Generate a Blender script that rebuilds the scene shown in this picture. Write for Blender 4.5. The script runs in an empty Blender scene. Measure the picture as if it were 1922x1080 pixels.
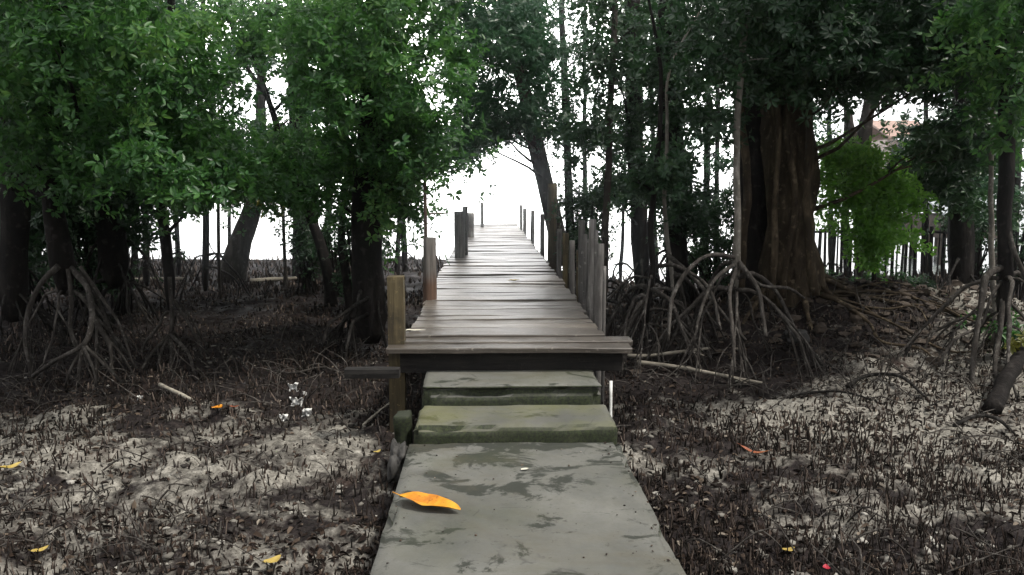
import bpy, math, random
import numpy as np
from mathutils import Vector, Matrix
R=math.radians
rng=np.random.default_rng(7); random.seed(7)
S=bpy.context.scene; COL=S.collection

# ------------------------------------------------------------------ camera
F=1500.0; W,H=1922,1080
cam_d=bpy.data.cameras.new('camera'); cam=bpy.data.objects.new('camera',cam_d); COL.objects.link(cam)
cam_d.sensor_width=36; cam_d.lens=36*F/W; cam_d.clip_end=9000; cam_d.clip_start=.05
EYE=np.array([0,0,1.5])
cam.location=EYE
cam.rotation_euler=(R(90)-math.atan(190/F),0,-math.atan(46/F))
S.camera=cam
RM=np.array(cam.rotation_euler.to_matrix())
def ray(px,py):
    return RM@np.array([(px-W/2)/F,(H/2-py)/F,-1.0])
def at(px,py,Y):            # point of the ray on the plane y=Y
    d=ray(px,py); return EYE+d*(Y/d[1])
def onz(px,py,z):
    d=ray(px,py); return EYE+d*((z-1.5)/d[2])
def ppm(Y): return Y/F      # metres per photo pixel at distance Y

# ------------------------------------------------------------------ noise
def _h(ix,iy,iz,s):
    n=(ix*374761393+iy*668265263+iz*2147483647+s*974634777)&0xffffffff
    n=((n^(n>>13))*1274126177)&0xffffffff
    n=((n^(n>>16))*2246822519)&0xffffffff
    return ((n^(n>>15))&0xffffff)/float(0xffffff)
def noise3(x,y,z,s=0):
    x=np.asarray(x,float);y=np.asarray(y,float);z=np.asarray(z,float)+0*x
    xi=np.floor(x).astype(np.int64);yi=np.floor(y).astype(np.int64);zi=np.floor(z).astype(np.int64)
    fx=x-xi;fy=y-yi;fz=z-zi
    fx=fx*fx*(3-2*fx);fy=fy*fy*(3-2*fy);fz=fz*fz*(3-2*fz)
    r=0
    for a in (0,1):
        for b in (0,1):
            for c in (0,1):
                w=(fx if a else 1-fx)*(fy if b else 1-fy)*(fz if c else 1-fz)
                r=r+w*_h(xi+a,yi+b,zi+c,s)
    return r*2-1
def fbm(x,y,z=0,s=0,o=4):
    r=0;a=1.;f=1.;t=0
    for k in range(o):
        r=r+a*noise3(np.asarray(x)*f,np.asarray(y)*f,np.asarray(z)*f,s+k);t+=a;a*=.5;f*=2.03
    return r/t

# ------------------------------------------------------------------ objects
def props(o,label=None,cat=None,group=None,kind=None):
    if label:o['label']=label
    if cat:o['category']=cat
    if group:o['group']=group
    if kind:o['kind']=kind
    return o
def empty(name,loc,label,cat,group=None):
    o=bpy.data.objects.new(name,None); COL.objects.link(o); o.location=loc; o.empty_display_size=.2
    return props(o,label,cat,group)
class MB:
    def __init__(s): s.v=[];s.f=[];s.n=0
    def add(s,v,f):
        v=np.asarray(v,float); s.v.append(v); s.f+= [tuple(int(i)+s.n for i in q) for q in f]; s.n+=len(v); return s
    def build(s,name,mat,parent=None,smooth=True,origin=None):
        V=np.concatenate(s.v)
        off=np.array(parent.location) if parent is not None else (np.array(origin) if origin is not None else V.mean(0)*np.array([1,1,0])+np.array([0,0,V[:,2].min()]))
        if parent is not None and parent.parent is not None: off=off+np.array(parent.parent.location)
        loc=(0,0,0)
        if parent is None: loc=off
        me=bpy.data.meshes.new(name); me.from_pydata((V-off).tolist(),[],s.f)
        if smooth: me.polygons.foreach_set('use_smooth',np.ones(len(me.polygons),bool))
        me.materials.append(mat); me.update()
        o=bpy.data.objects.new(name,me); COL.objects.link(o); o.location=loc
        if parent is not None:o.parent=parent
        return o
def smooth_path(P,rad,step):
    P=np.asarray(P,float); rad=np.asarray(rad,float)
    if len(P)==2: 
        P=np.array([P[0],(P[0]+P[1])/2,P[1]]); rad=np.array([rad[0],(rad[0]+rad[-1])/2,rad[-1]])
    Q=np.vstack([2*P[0]-P[1],P,2*P[-1]-P[-2]]); out=[];ro=[]
    for i in range(len(P)-1):
        p0,p1,p2,p3=Q[i:i+4]; L=np.linalg.norm(p2-p1); n=max(2,int(L/step))
        t=np.arange(n)[:,None]/n
        out.append(.5*((2*p1)+(-p0+p2)*t+(2*p0-5*p1+4*p2-p3)*t**2+(-p0+3*p1-3*p2+p3)*t**3))
        ro.append(rad[i]+(rad[i+1]-rad[i])*t[:,0])
    out.append(P[-1:]);ro.append(rad[-1:])
    return np.vstack(out),np.concatenate(ro)
def tube(mb,P,rad,step=.12,sides=8,rough=.12,nf=3.,wob=0.,seed=0,cap=True):
    P,rad=smooth_path(P,rad,step)
    if wob>0:
        t=np.arange(len(P))*step
        w=np.stack([fbm(t*2.2,t*0+seed,0,11),fbm(t*2.2,t*0+seed,5,12),fbm(t*2.2,t*0+seed,9,13)],1)*wob
        w*=np.minimum(1,np.minimum(np.arange(len(P)),20)/3.)[:,None]; P=P+w
    T=np.gradient(P,axis=0); T/=np.linalg.norm(T,axis=1)[:,None]+1e-9
    ref=np.array([0.31,0.95,0.05]) if abs(T[:,1]).mean()<.8 else np.array([1.,0,.1])
    N=ref-T*(T@ref)[:,None]; N/=np.linalg.norm(N,axis=1)[:,None]+1e-9
    B=np.cross(T,N)
    a=np.arange(sides)*2*math.pi/sides
    ring=P[:,None,:]+rad[:,None,None]*(np.cos(a)[None,:,None]*N[:,None,:]+np.sin(a)[None,:,None]*B[:,None,:])
    V=ring.reshape(-1,3)
    if rough>0:
        C=np.repeat(P,sides,0); rr=np.repeat(rad,sides)
        s=nf
        d=fbm(V[:,0]*s,V[:,1]*s,V[:,2]*s*.45,seed,3)
        V=C+(V-C)*(1+rough*d*2)[:,None]
    m=len(P); f=[]
    for i in range(m-1):
        b=i*sides
        for k in range(sides):
            k2=(k+1)%sides; f.append((b+k,b+k2,b+sides+k2,b+sides+k))
    if cap:
        f.append(tuple(range(sides-1,-1,-1))); f.append(tuple((m-1)*sides+k for k in range(sides)))
    mb.add(V,f); return P,rad

# ------------------------------------------------------------------ materials
class NT:
    def __init__(s,name):
        s.m=bpy.data.materials.new(name); s.m.use_nodes=True; s.t=s.m.node_tree; s.t.nodes.clear()
        s.out=s.t.nodes.new('ShaderNodeOutputMaterial')
    def n(s,typ,**kw):
        x=s.t.nodes.new('ShaderNode'+typ)
        for k,v in kw.items():
            if k.startswith('i_'):
                key=k[2:].replace('_',' '); x.inputs[key].default_value=v
            else: setattr(x,k,v)
        return x
    def l(s,a,b): s.t.links.new(a,b)
    def coord(s,scale=(1,1,1),kind='Object'):
        c=s.n('TexCoord'); m=s.n('Mapping'); m.inputs['Scale'].default_value=scale
        s.l(c.outputs[kind],m.inputs['Vector']); return m.outputs['Vector']
    def noise(s,vec,scale,detail=5,rough=.6,dist=0):
        x=s.n('TexNoise'); x.inputs['Scale'].default_value=scale;x.inputs['Detail'].default_value=detail
        x.inputs['Roughness'].default_value=rough; x.inputs['Distortion'].default_value=dist
        s.l(vec,x.inputs['Vector']); return x.outputs['Fac']
    def ramp(s,fac,stops,interp='LINEAR'):
        x=s.n('ValToRGB'); x.color_ramp.interpolation=interp
        e=x.color_ramp.elements
        while len(e)<len(stops): e.new(.5)
        for i,(p,c) in enumerate(stops):
            e[i].position=p; e[i].color=(*c,1) if len(c)==3 else c
        s.l(fac,x.inputs['Fac']); return x.outputs['Color']
    def mix(s,fac,a,b,mode='MIX'):
        x=s.n('Mix',data_type='RGBA',blend_type=mode)
        for inp,v in ((x.inputs[0],fac),(x.inputs[6],a),(x.inputs[7],b)):
            if hasattr(v,'links'): s.l(v,inp)
            elif isinstance(v,tuple): inp.default_value=(*v,1)
            else: inp.default_value=v
        return x.outputs[2]
    def bump(s,h,strength,dist,prev=None):
        b=s.n('Bump'); b.inputs['Strength'].default_value=strength;b.inputs['Distance'].default_value=dist
        s.l(h,b.inputs['Height'])
        if prev is not None:s.l(prev,b.inputs['Normal'])
        return b.outputs['Normal']
    def bsdf(s,col,rough=.7,normal=None,spec=.4):
        p=s.n('BsdfPrincipled')
        if hasattr(col,'links'): s.l(col,p.inputs['Base Color'])
        else: p.inputs['Base Color'].default_value=(*col,1)
        if hasattr(rough,'links'): s.l(rough,p.inputs['Roughness'])
        else: p.inputs['Roughness'].default_value=rough
        p.inputs['Specular IOR Level'].default_value=spec
        if normal is not None:s.l(normal,p.inputs['Normal'])
        return p.outputs[0]
    def end(s,sh): s.l(sh,s.out.inputs['Surface']); return s.m

def bark(name,c0,c1,c2,scale=1.,spec=.1,moss=0.):
    t=NT(name); v=t.coord((1,1,.28)); v1=t.coord()
    a=t.noise(v,9*scale,7,.65,.4); b=t.noise(v1,2.2*scale,4,.6)
    col=t.ramp(a,[(.3,c0),(.52,c1),(.72,c2)])
    col=t.mix(t.ramp(b,[(.45,(0,0,0)),(.65,(1,1,1))]),col,tuple(x*.55 for x in c1))
    l=t.noise(v1,14*scale,3,.5)
    col=t.mix(t.ramp(l,[(.6,(0,0,0)),(.72,(.4,.4,.4))]),col,tuple(min(1,x*1.5+.02) for x in c2))
    if moss: 
        mm=t.noise(v1,3.1,6,.7); col=t.mix(t.ramp(mm,[(.5-moss*.2,(0,0,0)),(.62,(.8,.8,.8))]),col,(.05,.07,.02))
    n=t.bump(a,.9,.03); n=t.bump(t.noise(v1,45*scale,4,.6),.5,.006,n)
    return t.end(t.bsdf(col,.85,n,spec))
def leafmat(name,cols,trans=.45,tcol=(.10,.22,.03),rough=.42):
    t=NT(name)
    a=t.n('Attribute',attribute_name='rnd').outputs['Fac']
    v=t.coord(kind='Object'); nz=t.noise(v,1.3,3,.6)
    fac=t.n('Math',operation='MULTIPLY_ADD'); fac.inputs[1].default_value=.62
    t.l(a,fac.inputs[0])
    k=t.n('Math',operation='MULTIPLY'); k.inputs[1].default_value=.42; t.l(nz,k.inputs[0]); t.l(k.outputs[0],fac.inputs[2])
    n=len(cols); col=t.ramp(fac.outputs[0],[(i/(n-1),c) for i,c in enumerate(cols)])
    p=t.bsdf(col,rough,None,.5)
    tr=t.n('BsdfTranslucent'); t.l(t.mix(.5,col,tcol,'MIX'),tr.inputs['Color'])
    m=t.n('MixShader'); m.inputs[0].default_value=trans; t.l(p,m.inputs[1]); t.l(tr.outputs[0],m.inputs[2])
    return t.end(m.outputs[0])

M={}
M['bark_dark']=bark('dark_bark',(.006,.005,.005),(.014,.012,.011),(.04,.036,.033))  # tones deepened to put shadow into the trunks
M['bark_mid']=bark('grey_brown_bark',(.015,.013,.011),(.045,.038,.032),(.11,.10,.088))
M['bark_pale']=bark('pale_grey_bark',(.07,.065,.055),(.19,.175,.15),(.36,.34,.31),1.6)
M['bark_big']=bark('rough_brown_bark',(.016,.012,.009),(.065,.05,.034),(.17,.135,.09),1.1,.1,0)
M['root']=bark('root_bark',(.02,.018,.016),(.065,.058,.052),(.17,.16,.145),2.)
M['root_dark']=bark('dark_root_bark',(.008,.007,.007),(.022,.02,.018),(.07,.066,.062),2.)
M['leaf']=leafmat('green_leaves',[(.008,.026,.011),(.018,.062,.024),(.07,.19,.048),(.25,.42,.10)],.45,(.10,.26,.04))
M['leaf_dark']=leafmat('shaded_dark_leaves',[(.006,.018,.009),(.012,.038,.016),(.024,.065,.024),(.08,.15,.05)],.3,(.04,.12,.03))  # darker copy of the greens, canopy shade put into the colour
M['leaf_far']=leafmat('sea_side_leaves',[(.012,.035,.02),(.02,.06,.03),(.035,.09,.04),(.07,.15,.06)],.4,(.05,.16,.06))
M['leaf_bright']=leafmat('bright_green_leaves',[(.03,.09,.018),(.07,.18,.028),(.14,.31,.045),(.26,.46,.08)],.55,(.20,.45,.05))
M['leaf_yellow']=leafmat('yellowing_leaves',[(.06,.08,.015),(.12,.13,.02),(.18,.18,.03),(.25,.24,.05)],.5,(.25,.25,.03))

def wood(name,c0,c1,c2,axis='x',rough=.62):
    t=NT(name); s={'x':(.6,9,9),'z':(9,9,.6)}[axis]
    v=t.coord(s); v1=t.coord(); oi=t.n('ObjectInfo').outputs['Random']
    add=t.n('VectorMath',operation='ADD'); t.l(v,add.inputs[0])
    cm=t.n('CombineXYZ'); mu=t.n('Math',operation='MULTIPLY'); mu.inputs[1].default_value=57.; t.l(oi,mu.inputs[0])
    for i in range(3): t.l(mu.outputs[0],cm.inputs[i])
    t.l(cm.outputs[0],add.inputs[1]); v=add.outputs[0]
    a=t.noise(v,4,6,.65,.6); b=t.noise(v1,2.4,5,.65); c=t.noise(v1,26,4,.6)
    col=t.ramp(a,[(.28,c0),(.5,c1),(.75,c2)])
    col=t.mix(t.ramp(oi,[(0,(.0,.0,.0)),(1,(.75,.75,.75))]),col,c0)
    col=t.mix(t.ramp(b,[(.48,(0,0,0)),(.66,(.75,.75,.75))]),col,tuple(x*.6 for x in c0))
    col=t.mix(t.ramp(c,[(.62,(0,0,0)),(.72,(.6,.6,.6))]),col,tuple(min(1,x*1.25) for x in c2))
    n=t.bump(a,.7,.008); n=t.bump(c,.3,.003,n)
    return t.end(t.bsdf(col,rough,n,.5))
M['plank']=wood('weathered_plank',(.045,.037,.03),(.115,.10,.082),(.225,.20,.17),'x',.42)
M['beam']=wood('dark_beam',(.005,.004,.004),(.014,.012,.010),(.04,.035,.03),'x',.9)
M['post']=wood('brown_post',(.03,.022,.012),(.11,.085,.038),(.23,.18,.085),'z',.75)
M['post_grey']=wood('grey_post',(.05,.048,.045),(.14,.13,.12),(.28,.27,.25),'z',.75)
M['post_red']=wood('reddish_post',(.06,.04,.03),(.16,.10,.07),(.28,.21,.16),'z',.75)
t=NT('brown_post_with_reddish_foot'); v=t.coord((9,9,.6)); v1=t.coord(); a=t.noise(v,4,6,.65,.6); sx=t.n('SeparateXYZ'); t.l(v1,sx.inputs[0])
zz_=t.n('Math',operation='MULTIPLY_ADD'); zz_.inputs[1].default_value=.25; t.l(a,zz_.inputs[0]); t.l(sx.outputs['Z'],zz_.inputs[2])
col=t.mix(t.ramp(zz_.outputs[0],[(.28,(0,0,0)),(.42,(1,1,1))]),t.ramp(a,[(.3,(.05,.028,.018)),(.7,(.17,.10,.065))]),t.ramp(a,[(.3,(.06,.052,.045)),(.7,(.22,.20,.18))]))
M['post_two']=t.end(t.bsdf(col,.75,t.bump(a,.7,.008),.4))
M['stick']=wood('bleached_stick',(.16,.14,.11),(.34,.31,.25),(.52,.49,.42),'x',.8)

# concrete
def concrete(name,moss_amt=0.,green=(.045,.055,.018)):
    t=NT(name); v=t.coord()
    a=t.noise(v,1.6,7,.62,.3); b=t.noise(v,7,6,.7); c=t.noise(v,60,4,.7); d=t.noise(t.coord((.85,1.35,1)),3.0,7,.7,.6)
    e=t.noise(v,150,2,.6)
    col=t.ramp(a,[(.3,(.07,.072,.065)),(.5,(.112,.113,.103)),(.7,(.165,.165,.15))])
    col=t.mix(t.ramp(b,[(.35,(.35,.35,.35)),(.6,(0,0,0))]),col,(.13,.125,.10))
    col=t.mix(t.ramp(c,[(.3,(.5,.5,.5)),(.5,(0,0,0)),(.8,(.0,.0,.0))]),col,(.10,.10,.085))
    # algae stains
    sy=t.n('SeparateXYZ'); t.l(v,sy.inputs[0]); yk=t.n('MapRange'); yk.inputs['From Min'].default_value=3.5; yk.inputs['From Max'].default_value=4.6; yk.inputs['To Min'].default_value=-.01; yk.inputs['To Max'].default_value=.12
    t.l(sy.outputs['Y'],yk.inputs['Value']); da=t.n('Math',operation='ADD'); t.l(d,da.inputs[0]); t.l(yk.outputs[0],da.inputs[1])
    col=t.mix(t.ramp(da.outputs[0],[(.555,(0,0,0)),(.60,(.9,.9,.9))]),col,(.022,.025,.019))
    h_=t.noise(v,19,5,.7); col=t.mix(t.ramp(h_,[(.62,(0,0,0)),(.68,(.7,.7,.7))]),col,(.045,.045,.035))
    br=t.noise(v,.9,6,.68,.8)
    col=t.mix(t.ramp(br,[(.5,(0,0,0)),(.66,(.65,.65,.65))]),col,(.085,.075,.05))
    dp=t.noise(t.coord((1.1,.8,1)),1.05,5,.6,.4)
    col=t.mix(t.ramp(dp,[(.30,(.8,.8,.8)),(.46,(0,0,0))]),col,(.065,.068,.06))
    g=t.noise(v,1.1,5,.6)
    col=t.mix(t.ramp(g,[(.5-moss_amt*.35,(0,0,0)),(.66-moss_amt*.3,(.3+.6*moss_amt,)*3)]),col,green)
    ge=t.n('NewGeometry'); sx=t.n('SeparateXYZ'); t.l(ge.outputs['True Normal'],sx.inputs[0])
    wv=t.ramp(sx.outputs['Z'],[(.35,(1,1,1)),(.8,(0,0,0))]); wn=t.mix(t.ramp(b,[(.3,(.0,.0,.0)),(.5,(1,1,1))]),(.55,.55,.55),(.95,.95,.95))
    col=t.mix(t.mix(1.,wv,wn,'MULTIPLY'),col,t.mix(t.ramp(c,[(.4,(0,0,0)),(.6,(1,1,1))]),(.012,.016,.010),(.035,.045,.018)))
    # fine cracks
    vo=t.n('TexVoronoi',feature='DISTANCE_TO_EDGE'); vo.inputs['Scale'].default_value=1.3
    wr=t.n('VectorMath',operation='ADD'); t.l(v,wr.inputs[0]); nn=t.n('TexNoise'); nn.inputs['Scale'].default_value=3; t.l(v,nn.inputs['Vector'])
    sc=t.n('VectorMath',operation='SCALE'); sc.inputs['Scale'].default_value=.5; t.l(nn.outputs['Color'],sc.inputs[0]); t.l(sc.outputs[0],wr.inputs[1])
    t.l(wr.outputs[0],vo.inputs['Vector'])
    cr=t.ramp(vo.outputs['Distance'],[(.0,(.55,.55,.55)),(.010,(0,0,0))])
    crm=t.mix(1.,cr,t.ramp(b,[(.5,(0,0,0)),(.56,(1,1,1))]),'MULTIPLY')
    col=t.mix(crm,col,(.03,.03,.025))
    n=t.bump(b,.35,.01); n=t.bump(c,.4,.003,n); n=t.bump(e,.3,.0015,n)
    return t.end(t.bsdf(col,.8,n,.35))
M['concrete']=concrete('stained_concrete')
M['concrete_moss']=concrete('mossy_concrete',.32,(.12,.125,.025))
M['concrete_dark']=concrete('wet_dark_concrete',.95,(.018,.024,.012))

def rgbmat(name,col,rough=.6,bump=0.,spec=.4):
    t=NT(name); v=t.coord(); a=t.noise(v,12,4,.6)
    c=t.mix(t.ramp(a,[(.35,(0,0,0)),(.65,(1,1,1))]),tuple(x*.65 for x in col),tuple(min(1,x*1.15) for x in col))
    n=t.bump(a,.5,.01) if bump else None
    return t.end(t.bsdf(c,rough,n,spec))

# mud ground
t=NT('mud'); v=t.coord()
a=t.noise(v,.55,6,.62,.3); b=t.noise(v,3.2,7,.68,.3); c=t.noise(v,17,5,.65); d=t.noise(v,70,3,.6)
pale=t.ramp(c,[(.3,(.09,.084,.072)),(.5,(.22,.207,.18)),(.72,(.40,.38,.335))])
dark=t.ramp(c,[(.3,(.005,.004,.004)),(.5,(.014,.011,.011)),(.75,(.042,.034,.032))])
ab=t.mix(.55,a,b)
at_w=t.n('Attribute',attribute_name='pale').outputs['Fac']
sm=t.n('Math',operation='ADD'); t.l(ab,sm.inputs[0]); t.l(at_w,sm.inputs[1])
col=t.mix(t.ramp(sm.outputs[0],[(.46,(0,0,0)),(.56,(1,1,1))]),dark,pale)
col=t.mix(t.ramp(t.noise(v,1.7,4,.6),[(.58,(0,0,0)),(.7,(.35,.35,.35))]),col,(.07,.045,.035))
col=t.mix(t.ramp(d,[(.34,(.7,.7,.7)),(.46,(0,0,0))]),col,(.03,.025,.02))
n=t.bump(b,.5,.05); n=t.bump(c,.7,.022,n); n=t.bump(d,.6,.006,n)
rg=t.ramp(b,[(.35,(.6,.6,.6)),(.6,(.95,.95,.95))])
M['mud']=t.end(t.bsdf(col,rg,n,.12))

# ------------------------------------------------------------------ ground
def gh(x,y):
    x=np.asarray(x,float); y=np.asarray(y,float)
    z=-.24+.05*fbm(x*.5,y*.5,0,3,3)
    z=z+.48*np.exp(-(((x-4.3)/1.9)**2+((y-9.2)/1.25)**2))+.20*np.exp(-(((x-6.0)/1.3)**2+((y-8.6)/.8)**2))
    z=z+.08*np.exp(-(((x+4.)/2.5)**2+((y-13)/1.6)**2))
    z=z-.05*np.exp(-((x-.15)/1.3)**2)                      # a hollow along the path
    shore=20.2+.8*fbm(x*.25,y*0,0,31,3)-4./(1+np.exp(-(x-1.6)*2.5))-.9*np.exp(-((x-3.)/2.2)**2)
    k=np.clip((y-shore+1.)/4.,0,1); z=z-1.4*k*k*(3-2*k)
    return z
def gh_fine(x,y):
    z=gh(x,y)
    dec=np.exp(-np.maximum(0,y-9)/8)
    lump=fbm(x*3.1,y*3.1,0,41,3); fine=fbm(x*9,y*9,0,44,3)
    z=z+dec*(.045*lump+.05*np.maximum(0,fine)**1.2+.07*np.maximum(0,lump-.1)+.018*fbm(x*24,y*24,0,46,2))
    inb=np.exp(-(((x-5.)/2.8)**2+((y-9.0)/1.6)**2))        # the eroded bank is cloddy
    z=z+inb*(.20*np.maximum(0,fbm(x*2.2,y*2.2,0,47,5)+.12)+.05*abs(fbm(x*6,y*6,0,49,3)))
    return z
def axis_pts(lo,a,b,hi,d,g=1.18):
    mid=list(np.arange(a,b,d)); r=[];s=d;p=b
    while p<hi: r.append(p); s*=g; p+=s
    r.append(hi); l=[];s=d;p=a-d
    while p>lo: l.append(p); s*=g; p-=s
    l.append(lo); return np.array(l[::-1]+mid+r)
gx=axis_pts(-70,-7.5,7.5,70,.035,1.06); gy=axis_pts(-40,2.2,10.5,60,.035,1.03)
GX,GY=np.meshgrid(gx,gy); Z=gh_fine(GX,GY)
nx,ny=len(gx),len(gy)
V=np.stack([GX,GY,Z],-1).reshape(-1,3)
i=np.arange(nx*ny).reshape(ny,nx)
Q=np.stack([i[:-1,:-1],i[:-1,1:],i[1:,1:],i[1:,:-1]],-1).reshape(-1,4)
def fastmesh(name,V,Q,mat,attrs={},smooth=True,k=4):
    me=bpy.data.meshes.new(name); me.vertices.add(len(V)); me.vertices.foreach_set('co',np.ascontiguousarray(V,dtype=np.float32).ravel())
    me.loops.add(Q.size); me.loops.foreach_set('vertex_index',np.ascontiguousarray(Q,dtype=np.int32).ravel())
    me.polygons.add(len(Q)); me.polygons.foreach_set('loop_start',np.arange(0,Q.size,k,dtype=np.int32))
    try: me.polygons.foreach_set('loop_total',np.full(len(Q),k,dtype=np.int32))
    except Exception: pass
    me.polygons.foreach_set('use_smooth',np.full(len(Q),smooth))
    for n_,a_ in attrs.items():
        at_=me.attributes.new(n_,'FLOAT','POINT'); at_.data.foreach_set('value',np.ascontiguousarray(a_,dtype=np.float32).ravel())
    me.materials.append(mat); me.update(calc_edges=True); me.validate(); return me
x_,y_=V[:,0],V[:,1]
pale=-.005+.10*np.clip((x_-1.2)/2,0,1)*np.exp(-((y_-6.8)/2.6)**2)-.32*np.clip((y_-5.9)/1.8,0,1)*np.clip((1.0-x_)/1.2,0,1)-.2*np.clip((y_-7.2)/1.,0,1)*(x_<3.)  # rear-left mud darkened, canopy shade put into its colour
pale=pale+.02*(x_<-.6)*(y_<5.5)-.4*np.clip((y_-10.)/1.5,0,1)+.22*np.exp(-(((x_-6.4)/1.2)**2+((y_-9.2)/.8)**2))  # far mud darkened for shade, bank top paled to imitate sunlight
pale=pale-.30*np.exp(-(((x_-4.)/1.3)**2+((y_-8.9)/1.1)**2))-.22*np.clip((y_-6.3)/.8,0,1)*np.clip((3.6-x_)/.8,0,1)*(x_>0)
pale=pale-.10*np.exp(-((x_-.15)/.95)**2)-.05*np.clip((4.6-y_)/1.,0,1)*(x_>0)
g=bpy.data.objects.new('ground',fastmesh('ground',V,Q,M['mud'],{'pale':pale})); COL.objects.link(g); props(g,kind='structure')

# sea
t=NT('sea_water'); v=t.coord((1,.35,1)); w=t.noise(v,3.,4,.6); w2=t.noise(v,.6,3,.6)
n_=t.bump(w,.5,.03); n_=t.bump(w2,.4,.1,n_)
M['sea']=t.end(t.bsdf((.22,.25,.24),.16,n_,.6))
mb=MB(); mb.add([(-4000,13,-.46),(4000,13,-.46),(4000,6000,-.46),(-4000,6000,-.46)],[(0,1,2,3)])
o=mb.build('sea',M['sea'],None,False); props(o,kind='structure')

# ------------------------------------------------------------------ rough boxes
def rough_box(mb,x0,x1,y0,y1,z0,z1,res=.03,amp=.006,rnd=.012,nf=6,seed=0,chip=0.):
    nx=max(2,int((x1-x0)/res));ny=max(2,int((y1-y0)/res));nz=max(2,int((z1-z0)/res))
    idx={};vs=[];fs=[]
    def vid(i,j,k):
        key=(i,j,k)
        if key not in idx: idx[key]=len(vs); vs.append(key)
        return idx[key]
    for i in range(nx):
        for j in range(ny):
            for k,fl in ((0,1),(nz,0)):
                q=[vid(i,j,k),vid(i+1,j,k),vid(i+1,j+1,k),vid(i,j+1,k)]; fs.append(q[::-1] if fl else q)
    for i in range(nx):
        for k in range(nz):
            for j,fl in ((0,0),(ny,1)):
                q=[vid(i,j,k),vid(i+1,j,k),vid(i+1,j,k+1),vid(i,j,k+1)]; fs.append(q[::-1] if fl else q)
    for j in range(ny):
        for k in range(nz):
            for i,fl in ((0,1),(nx,0)):
                q=[vid(i,j,k),vid(i,j+1,k),vid(i,j+1,k+1),vid(i,j,k+1)]; fs.append(q[::-1] if fl else q)
    A=np.array(vs,float); P=np.stack([x0+(x1-x0)*A[:,0]/nx,y0+(y1-y0)*A[:,1]/ny,z0+(z1-z0)*A[:,2]/nz],1)
    lo=np.array([x0,y0,z0]);hi=np.array([x1,y1,z1])
    # pull edges in for rounding
    dl=np.minimum(P-lo,hi-P); near=(dl<rnd*1.01)
    cnt=near.sum(1); 
    inward=np.where((P-lo)<(hi-P),1,-1)*near
    P=P+inward*rnd*.35*(cnt>=2)[:,None]
    n=np.stack([fbm(P[:,0]*nf,P[:,1]*nf,P[:,2]*nf,seed+s_,3) for s_ in (1,2,3)],1)
    P=P+n*amp
    if chip>0:
        c=np.clip(fbm(P[:,0]*4,P[:,1]*4,P[:,2]*4,seed+9,3)-.12,0,1)
        P=P+inward*(cnt>=2)[:,None]*c[:,None]*chip
    mb.add(P,fs)

# concrete path and steps
PX0,PX1=-.475,.785
mb=MB(); rough_box(mb,PX0,PX1,-2.5,4.60,-.42,0.,.025,.008,.03,5,3,.14)
o=mb.build('concrete_path',M['concrete'],None,origin=(0,0,0)); props(o,kind='structure')
st=empty('concrete_steps',(.15,4.6,0),'two low mossy concrete steps leading up to the wooden boardwalk','steps')
mb=MB(); rough_box(mb,-.44,.775,4.585,5.07,-.4,.092,.03,.006,.03,5,21,.07); mb.build('lower_step',M['concrete_moss'],st)
mb=MB(); rough_box(mb,-.43,.74,5.07,5.60,-.4,.20,.03,.006,.03,5,27,.07); mb.build('upper_step',M['concrete'],st)
mb=MB(); rough_box(mb,-.432,.742,5.062,5.598,.198,.215,.03,.003,.01,5,28,.03); mb.build('step_tread',M['concrete'],st)

# ------------------------------------------------------------------ boardwalk
DZ=.40; bw=empty('boardwalk',(.13,5.4,DZ),'weathered wooden plank boardwalk on posts running out over the mangrove shore to the water','boardwalk')
y=5.42; k=0
def deckx(yy): return -.60+.012*math.sin(yy), .86+.01*math.sin(yy*1.7)
while y<23.6:
    w=.185+.012*random.random(); x0,x1=deckx(y)
    x0+=random.uniform(-.025,.02); x1+=random.uniform(-.02,.03)
    if k==0: x0,x1=-.70,1.0
    if k==1: x0,x1=-.62,1.04
    zt=DZ+random.uniform(-.007,.007); th=.035
    mb=MB(); 
    nx_=14; xs=np.linspace(x0,x1,nx_+1); vs=[];ys0=y; ys1=y+w-random.uniform(.006,.016)
    prof=[(ys0,zt-th),(ys0,zt-.006),(ys0+.006,zt),(ys1-.006,zt),(ys1,zt-.006),(ys1,zt-th)]
    tilt=random.uniform(-.006,.006); sk=random.uniform(-.006,.006)
    for a_,x in enumerate(xs):
        s_=(x-x0)/(x1-x0)-.5; bow=.01*noise3(x*1.2,y*3,0,5)
        for (yy,zz) in prof:
            e=.006*noise3(x*6,yy*20,zz*9,8)
            vs.append((x,yy+sk*s_*2+e+.003*noise3(x*20,yy*9,0,4),zz+tilt*s_*2+bow+.004*noise3(x*5,yy*17,3,6)))
    f=[]
    for a_ in range(nx_):
        for b_ in range(6):
            b2=(b_+1)%6; f.append((a_*6+b_,a_*6+b2,(a_+1)*6+b2,(a_+1)*6+b_)[::-1])
    f.append((0,1,2,3,4,5)[::1]); f.append(tuple(nx_*6+q for q in (5,4,3,2,1,0)))
    mb.add(vs,f); pl=mb.build('plank',M['plank'],bw,False)
    y+=w; k+=1
def beam(name,x0,x1,y0,y1,z0,z1,mat='beam'):
    mb=MB(); rough_box(mb,x0,x1,y0,y1,z0,z1,.06,.006,.012,4,int(x0*100)%50); return mb.build(name,M[mat],bw,False)
for xx in (-.42,.68): beam('beam',xx-.05,xx+.05,5.59,23.4,DZ-.155,DZ-.043)
beam('header_beam',-.62,.95,5.50,5.58,DZ-.20,DZ-.048)
beam('crossbeam',-.98,-.60,5.33,5.42,DZ-.20,DZ-.13)
for yy in (8.2,11.2,14.2,17.4,20.6,23.2): beam('crossbeam',-.70,.95,yy,yy+.09,DZ-.25,DZ-.158)
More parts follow.
